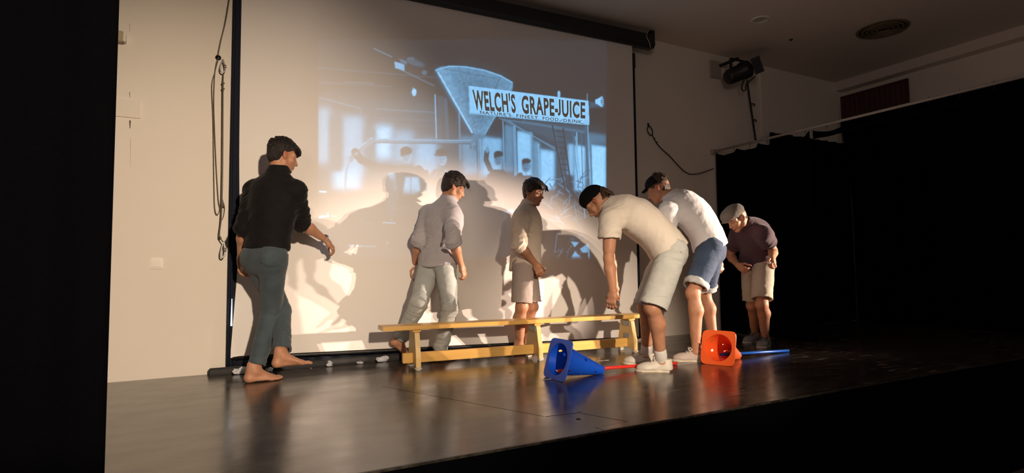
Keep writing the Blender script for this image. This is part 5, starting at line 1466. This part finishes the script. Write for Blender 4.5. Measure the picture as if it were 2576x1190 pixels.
# back pocket and yoke stitching on the jeans
def pockets(p, o, V, m):
    """patch pockets: a piece of the cloth's own surface raised by 2 mm"""
    pts, lats, back = spine(p); lat = lats[0]; up = unit(pts[1] - pts[0]); me = o.data
    Q = np.zeros(len(me.polygons) * 4, np.int32); me.polygons.foreach_get('vertices', Q); Q = Q.reshape(-1, 4); N = vnormals(V, Q)
    for sd, s_ in (('L', 1), ('R', -1)):
        nr = unit(back * .9 + lat * s_ * .35); uu = unit(np.cross(up, nr)); vv = np.cross(nr, uu)
        d = V - (p.J['hip' + sd] + lat * s_ * .008 + up * .005)
        a_, b_ = d @ uu / p.k, d @ vv / p.k
        ok = (np.abs(a_) < .062) & (b_ < .065) & (b_ > -.075 + np.abs(a_) * .35) & ((N @ nr) > .25) & ((d @ nr) > -.02)
        F = Q[ok[Q].all(1)]
        if len(F) < 20: continue
        ids, inv = np.unique(F, return_inverse=True); F = inv.reshape(F.shape); n_ = len(ids)
        P = np.concatenate([V[ids] + N[ids] * .0018, V[ids] - N[ids] * .002])
        E = np.concatenate([F[:, [i, (i + 1) % 4]] for i in range(4)]); key = np.sort(E, 1); u_, ix, ct = np.unique(key, axis=0, return_index=True, return_counts=True)
        rim = E[ix[ct == 1]]
        FF = np.concatenate([F, (F + n_)[:, ::-1], np.stack([rim[:, 0], rim[:, 0] + n_, rim[:, 1] + n_, rim[:, 1]], 1)])
        link('pocket', fast_mesh('pocket', P, FF), m, o)
pockets(p, jo, V, DENIM)
so, V = build_shirt(p, 'shirt', SHIRT_BLACK, 1.06, -.055, g=.014, amp=.010, seed=5, tail=.02, srad=(.070, .062), cuff=.05, flare=.012)
# wristwatch on the right wrist
e, w_ = p.J['elR'], p.J['wrR']; ax = unit(w_ - e); c = w_ - ax * .015
S = Sdf(.003); S.cone(c - ax * .010, c + ax * .010, .031, .029, 0, shell=.0022, flat0=True, flat1=True)
wt, _ = S.build('wristwatch', mat('grey_watch_strap', (.42, .36, .30), .6, noise=(30, .3, (.36, .30, .25), None)), p.o)
dv = unit(p.vec(.35, .2, .9) - ax * np.dot(ax, p.vec(.35, .2, .9)))
M = Matrix.Translation(c + dv * .030) @ Vector(dv).to_track_quat('Z', 'Y').to_matrix().to_4x4()
lathe('watch_case', [(0, .006), (.016, .006), (.019, .003), (.019, -.005), (0, -.005)], mat('blue_watch_face', (.02, .025, .10), .2, noise=(9, .3, (.015, .02, .08), None)), wt, 20, M=M)

# ---------------------------------------------------------------- the man in the grey-lilac shirt behind the bench
def man_lilac():
    p = person((1112, 907), 1.735, bare=True, legk=.68, tone=1.0, hairm=HAIR_DARK, comb=1.0)
    b = lens(p.H)
    setup(p, (1104, 652, 0), (1122, 516, .02), (1141, 470, .03), ((1087, 655, .06), (1121, 655, -.06)), ((1077, 538, .13), (1137, 538, -.13)))
    p.fwd = p.vec(.75, .66, 0); p.face = p.vec(.90, .20, -.42); p.hup = p.vec(.36, .05, 1)
    p.bone('knR', 'hipR', (1131, 775), b['th'], -1); p.bone('anR', 'knR', (1107, 888), b['sk'], 1); p.ground('anR')
    for j, a_ in (('anR', .06), ('knR', .035), ('hipR', .01)): p.J[j] += p.l * a_
    p.bone('knL', 'hipL', (1054, 762), b['th'], -1); p.bone('anL', 'knL', (1007, 856), b['sk'], 1)
    p.bone('elR', 'shR', (1141, 610), b['ua'], -1); p.bone('wrR', 'elR', (1161, 668), b['fa'], 1)
    p.bone('elL', 'shL', (1054, 608), b['ua'], -1); p.bone('wrL', 'elL', (1043, 666), b['fa'], 1)
    p.hands['R'] = dict(d=p.vec(.30, .1, -.95), n=p.vec(-.75, .45, .0), t=p.vec(.5, .75, 0), curl=[.45, .55, .6, .6])
    p.hands['L'] = dict(d=p.vec(.05, .1, -1), n=p.vec(.35, -.9, 0), t=p.vec(-.8, -.4, 0), curl=[.25, .3, .3, .3])
    p.feet['R'] = (p.vec(.85, .5, 0), p.u); p.feet['L'] = (p.vec(.62, .45, -.60), p.vec(.50, .25, .80))
    return p
p = man_lilac()
build_body(p, 'person', 'young man in grey-lilac shirt and pale jeans stepping behind the bench')
build_hair(p, .050, .024, .020, 90, [
    ([(x, .030, .116 - abs(x) * .5), (x, .078, .102 - abs(x) * .4), (x * .9 + .004, .112, .078), (x * .8 + .01, .136, .046 + .15 * abs(x) + .012 * math.sin(x * 300))], .019, .0025) for x in (-.042, -.026, -.010, .006, .022, .040)], seed=4, back_low=-.092)
jo, V = build_trousers(p, 'jeans', DENIM_PALE, 1.93, (.102, .074, .062), amp=.010, seed=13); pockets(p, jo, V, DENIM_PALE)
so, V = build_shirt(p, 'shirt', SHIRT_LILAC, 1.04, .090, g=.016, amp=.012, seed=15, tail=.045, srad=(.072, .064), cuff=.055, flare=.014, collar_h=.042)
buttons(p, so, V, BUTTONM)

# ---------------------------------------------------------------- the man in the cream shirt and taupe shorts
def man_cream():
    p = person((1313, 892), 1.70, bare=True, tone=.92, hairm=HAIR_DARK, comb=1.0, gaze=.3)
    b = lens(p.H)
    setup(p, (1322, 656, 0), (1326, 525, .0), (1342, 484, -.03), ((1325, 658, .085), (1320, 658, -.085)), ((1332, 546, .145), (1312, 549, -.165)))
    p.fwd = p.vec(.98, .12, 0); p.face = p.vec(.80, -.56, -.26); p.hup = p.vec(.20, -.15, 1)
    p.bone('knR', 'hipR', (1312, 772), b['th'], -1); p.bone('anR', 'knR', (1307, 868), b['sk'], 1)
    p.bone('knL', 'hipL', (1338, 772), b['th'], -1); p.bone('anL', 'knL', (1322, 867), b['sk'], 1); p.ground('anL', 'anR')
    p.bone('elR', 'shR', (1309, 618), b['ua'], -1); p.bone('wrR', 'elR', (1347, 664), b['fa'], 1)
    p.bone('elL', 'shL', (1334, 622), b['ua'], 1); p.bone('wrL', 'elL', (1346, 665), b['fa'], -1)
    p.hands['R'] = dict(d=p.vec(.42, .1, -.88), n=p.vec(.1, .95, .0), t=p.vec(.85, 0, .35), curl=[.45, .6, .65, .65])
    p.hands['L'] = dict(d=p.vec(.3, .0, -.95), n=p.vec(.1, -.95, .0), t=p.vec(.85, 0, .35), curl=.5)
    p.feet['R'] = (p.vec(.86, .5, 0), p.u); p.feet['L'] = (p.vec(.9, .4, 0), p.u)
    return p
p = man_cream()
build_body(p, 'person', 'young man in cream shirt and taupe shorts looking round behind the bench')
build_hair(p, .056, .028, .020, 110, [
    ([(x, .030, .118 - abs(x) * .5), (x, .076, .104 - abs(x) * .4), (x * 1.0 + .006, .106, .074), (x + .014, .114, .036 + .1 * abs(x) + .012 * math.sin(x * 260))], .017, .0025) for x in (-.050, -.036, -.022, -.008, .006, .020, .034, .048)] +
    [([(.03, .08, .09), (.048, .104, .07), (.058, .118, .045), (.074, .124, .040)], .010, .002)], seed=6, back_low=-.090)
jo, V = build_trousers(p, 'shorts', TAUPE, .90, (.104, .08, .098), amp=.005, seed=23); pockets(p, jo, V, TAUPE)
so, V = build_shirt(p, 'shirt', SHIRT_CREAM, 1.02, .105, g=.014, amp=.012, seed=25, tail=.07, srad=(.074, .066), cuff=.05, flare=.012, collar_h=.040)
buttons(p, so, V, BUTTONM)

# ---------------------------------------------------------------- the bending man in the cream T-shirt, near the blue cone
def man_tee():
    p = person((1650, 934), 1.76, tone=1.05, hairm=HAIR_BROWN, bow=.055)
    b = lens(p.H)
    setup(p, (1684, 634, .0), (1541, 521, .02), (1500, 507, .04), ((1688, 640, -.085), (1680, 638, .085)), ((1536, 551, -.155), (1532, 538, .175)))
    p.fwd = p.vec(-.97, .1, -.1); p.face = p.vec(-.62, .16, -.76); p.hup = p.vec(-.74, .12, .62)
    p.bone('knL', 'hipL', (1642, 774), b['th'], -1); p.bone('anL', 'knL', (1664, 893), b['sk'], 1)
    p.bone('knR', 'hipR', (1624, 772), b['th'], 1); p.bone('anR', 'knR', (1627, 876), b['sk'], 1); p.ground('anL', 'anR')
    p.bone('elL', 'shL', (1531, 650), b['ua'], -1); p.bone('wrL', 'elL', (1542, 732), b['fa'], -1)
    p.bone('elR', 'shR', (1534, 645), b['ua'], 1); p.bone('wrR', 'elR', (1546, 715), b['fa'], 1)
    p.hands['L'] = dict(d=p.vec(-.18, 0, -1), n=p.vec(.5, .8, .0), t=p.vec(-.85, .4, 0), curl=[.3, .4, .4, .45])
    p.hands['R'] = dict(d=p.vec(-.05, 0, -1), n=p.vec(.5, -.8, .0), t=p.vec(-.85, -.4, 0), curl=[.3, .4, .4, .45])
    p.feet['L'] = (p.vec(-.99, -.06, 0), p.u); p.feet['R'] = (p.vec(-.97, .16, 0), p.u)
    return p
p = man_tee()
build_body(p, 'person', 'man in cream T-shirt and bleached shorts bending forward beside the blue cone')
build_hair(p, .04, .02, .002, 0, [([(x, -.085, y), (x * 1.2, -.108, y + .012), (x * 1.3 + .01, -.122, y - .012), (x * 1.1, -.124, y - .034)], .017, .007) for x, y in ((-.05, -.02), (-.03, .01), (-.01, .022), (.012, .018), (.034, .0), (.05, -.025), (0, -.03), (-.03, -.04))], seed=8, back_low=-.085)
hat_shell(p, 'beanie', KNIT_BLACK, (.088, .110, .098), (0, -.010, .040), lambda v: (np.interp(v[:, 1], [-.12, -.05, .0, .06, .12], [.005, .008, .012, .030, .040]) - v[:, 2]) * .8, extra=[('ball', (0, .02, .075), (.078, .085, .062), .02)])
jo, V = build_trousers(p, 'shorts', DENIM_WHITE, .97, (.108, .090, .104), amp=.009, seed=33); pockets(p, jo, V, DENIM_WHITE)
so, V = build_shirt(p, 'tshirt', TEE_CREAM, .50, .015, g=.020, amp=.011, seed=35, srad=(.082, .082), collar=True, collar_h=.010, tail=-.02, flare=-.006)
for sd in 'LR':
    build_sock(p, sd, SOCK, .085); build_shoe(p, sd, TRAINER, RUBSOLE, lace_m=TRAINER, stripe=TRAINER)

# ---------------------------------------------------------------- the bending man in the white T-shirt behind him
def man_white():
    p = person((1752, 897), 1.78, tone=1.0, hairm=HAIR_BROWN, bow=.06)
    b = lens(p.H)
    setup(p, (1788, 626, .02), (1693, 500, .04), (1656, 474, .05), ((1783, 630, -.085), (1787, 630, .09)), ((1682, 532, -.15), (1706, 520, .18)))
    p.fwd = p.vec(-.97, .1, -.1); p.face = p.vec(-.88, .22, -.40); p.hup = p.vec(-.38, .06, .9)
    p.bone('knL', 'hipL', (1744, 737), b['th'], -1); p.bone('anL', 'knL', (1751, 870), b['sk'], 1)
    p.bone('knR', 'hipR', (1772, 740), b['th'], 1); p.bone('anR', 'knR', (1797, 864), b['sk'], 1); p.ground('anL', 'anR')
    p.bone('elL', 'shL', (1668, 620), b['ua'], -1); p.bone('wrL', 'elL', (1670, 690), b['fa'], -1)
    p.bone('elR', 'shR', (1774, 588), b['ua'], 1); p.bone('wrR', 'elR', (1809, 655), b['fa'], 1)
    p.hands['L'] = dict(d=p.vec(-.1, 0, -1), n=p.vec(.5, .8, .0), t=p.vec(-.85, .4, 0), curl=.4)
    p.hands['R'] = dict(d=p.vec(.15, 0, -1), n=p.vec(-.7, -.5, 0), t=p.vec(-.6, -.6, .1), curl=[.7, .8, .8, .85])
    p.feet['L'] = (p.vec(-.98, -.1, 0), p.u); p.feet['R'] = (p.vec(-.97, .15, 0), p.u)
    return p
p = man_white()
build_body(p, 'person', 'man in white T-shirt and rolled denim shorts bending behind the one in cream')
build_hair(p, .040, .012, .006, 0, [([(x, -.04 - abs(x), .10), (x * 1.1, -.075, .108), (x * 1.2, -.10, .085), (x, -.115, .06)], .016, .006) for x in (-.04, -.02, .0, .02, .04)] + [([(x, -.01, .115), (x, -.03, .134), (x * 1.3, -.058, .128)], .014, .005) for x in (-.03, 0, .03)], seed=9, back_low=-.06)
hat_shell(p, 'cap', CAPBLACK, (.086, .106, .088), (0, .002, .046), lambda v: np.maximum((.036 - v[:, 2]) * .9, (-.034 - v[:, 1] + .4 * (v[:, 2] - .06)) * .9), extra=[('cone', (0, .088, .046), (0, .145, .030), (.066, .0045), (.054, .0045), .008)])
jo, V = build_trousers(p, 'shorts', DENIM_NAVY, .86, (.106, .086, .096), amp=.010, seed=43, rolled=.042); pockets(p, jo, V, DENIM_NAVY)
so, V = build_shirt(p, 'tshirt', TEE_WHITE, .62, -.01, g=.022, amp=.012, seed=45, srad=(.086, .090), collar=True, collar_h=.010, tail=-.02, flare=-.006)
for sd in 'LR': build_shoe(p, sd, TRAINER2, RUBSOLE, lace_m=SOCK, stripe=None)

# ---------------------------------------------------------------- the crouching man in the flat cap at the right
def man_polo():
    p = person((1925, 873), 1.74, tone=1.0, hairm=HAIR_BLACK, bow=.05)
    b = lens(p.H)
    setup(p, (1904, 655, .10), (1884, 567, -.22), (1853, 548, -.34), ((1918, 663, .03), (1890, 664, .15)), ((1921, 588, -.30), (1855, 592, -.06)))
    p.fwd = p.vec(-.70, -.70, -.1); p.face = p.vec(-.62, -.52, -.60); p.hup = p.vec(-.42, -.36, .80)
    p.bone('knL', 'hipL', (1917, 765), b['th'], -1); p.bone('anL', 'knL', (1925, 852), b['sk'], 1)
    p.bone('knR', 'hipR', (1893, 768), b['th'], 1); p.bone('anR', 'knR', (1899, 842), b['sk'], 1); p.ground('anL', 'anR')
    p.bone('elL', 'shL', (1945, 630), b['ua'], 1); p.bone('wrL', 'elL', (1944, 651), b['fa'], -1)
    p.bone('elR', 'shR', (1836, 642), b['ua'], 1); p.bone('wrR', 'elR', (1856, 667), b['fa'], -1)
    p.hands['L'] = dict(d=p.vec(.15, -.75, -.62), n=p.vec(-.9, 0, -.2), t=p.vec(-.3, -.5, .8), curl=[.75, .85, .9, .9])
    p.hands['R'] = dict(d=p.vec(.60, -.55, -.55), n=p.vec(.4, .3, -.85), t=p.vec(.5, -.6, .6), curl=[.6, .7, .75, .8])
    p.feet['L'] = (p.vec(-.25, -.97, 0), p.u); p.feet['R'] = (p.vec(-.5, -.8, 0), p.u)
    return p
p = man_polo()
build_body(p, 'person', 'crouching man in wool flat cap, dark plum polo shirt and beige shorts at the right')
build_hair(p, .03, .02, .006, 20, [], seed=10, back_low=-.055)
hat_shell(p, 'flat_cap', TWEED, (.100, .122, .080), (0, .008, .060), lambda v: (np.interp(v[:, 1], [-.12, -.05, .05, .12], [.018, .026, .040, .046]) - v[:, 2]) * .8, extra=[('ball', (0, .050, .074), (.098, .086, .046), .03), ('cone', (0, .095, .052), (0, .140, .036), (.072, .006), (.060, .005), .01)])
jo, V = build_trousers(p, 'shorts', BEIGE, .88, (.104, .088, .098), amp=.007, seed=53); pockets(p, jo, V, BEIGE)
so, V = build_shirt(p, 'polo_shirt', POLO, .58, .055, g=.014, amp=.006, seed=55, srad=(.076, .074), collar_h=.03, flare=.008)
for sd in 'LR': build_shoe(p, sd, SHOEGREY, mat('pale_sole', (.42, .40, .36), .6, noise=(20, .3, (.36, .34, .30), None)), lace_m=BLACKMETAL)
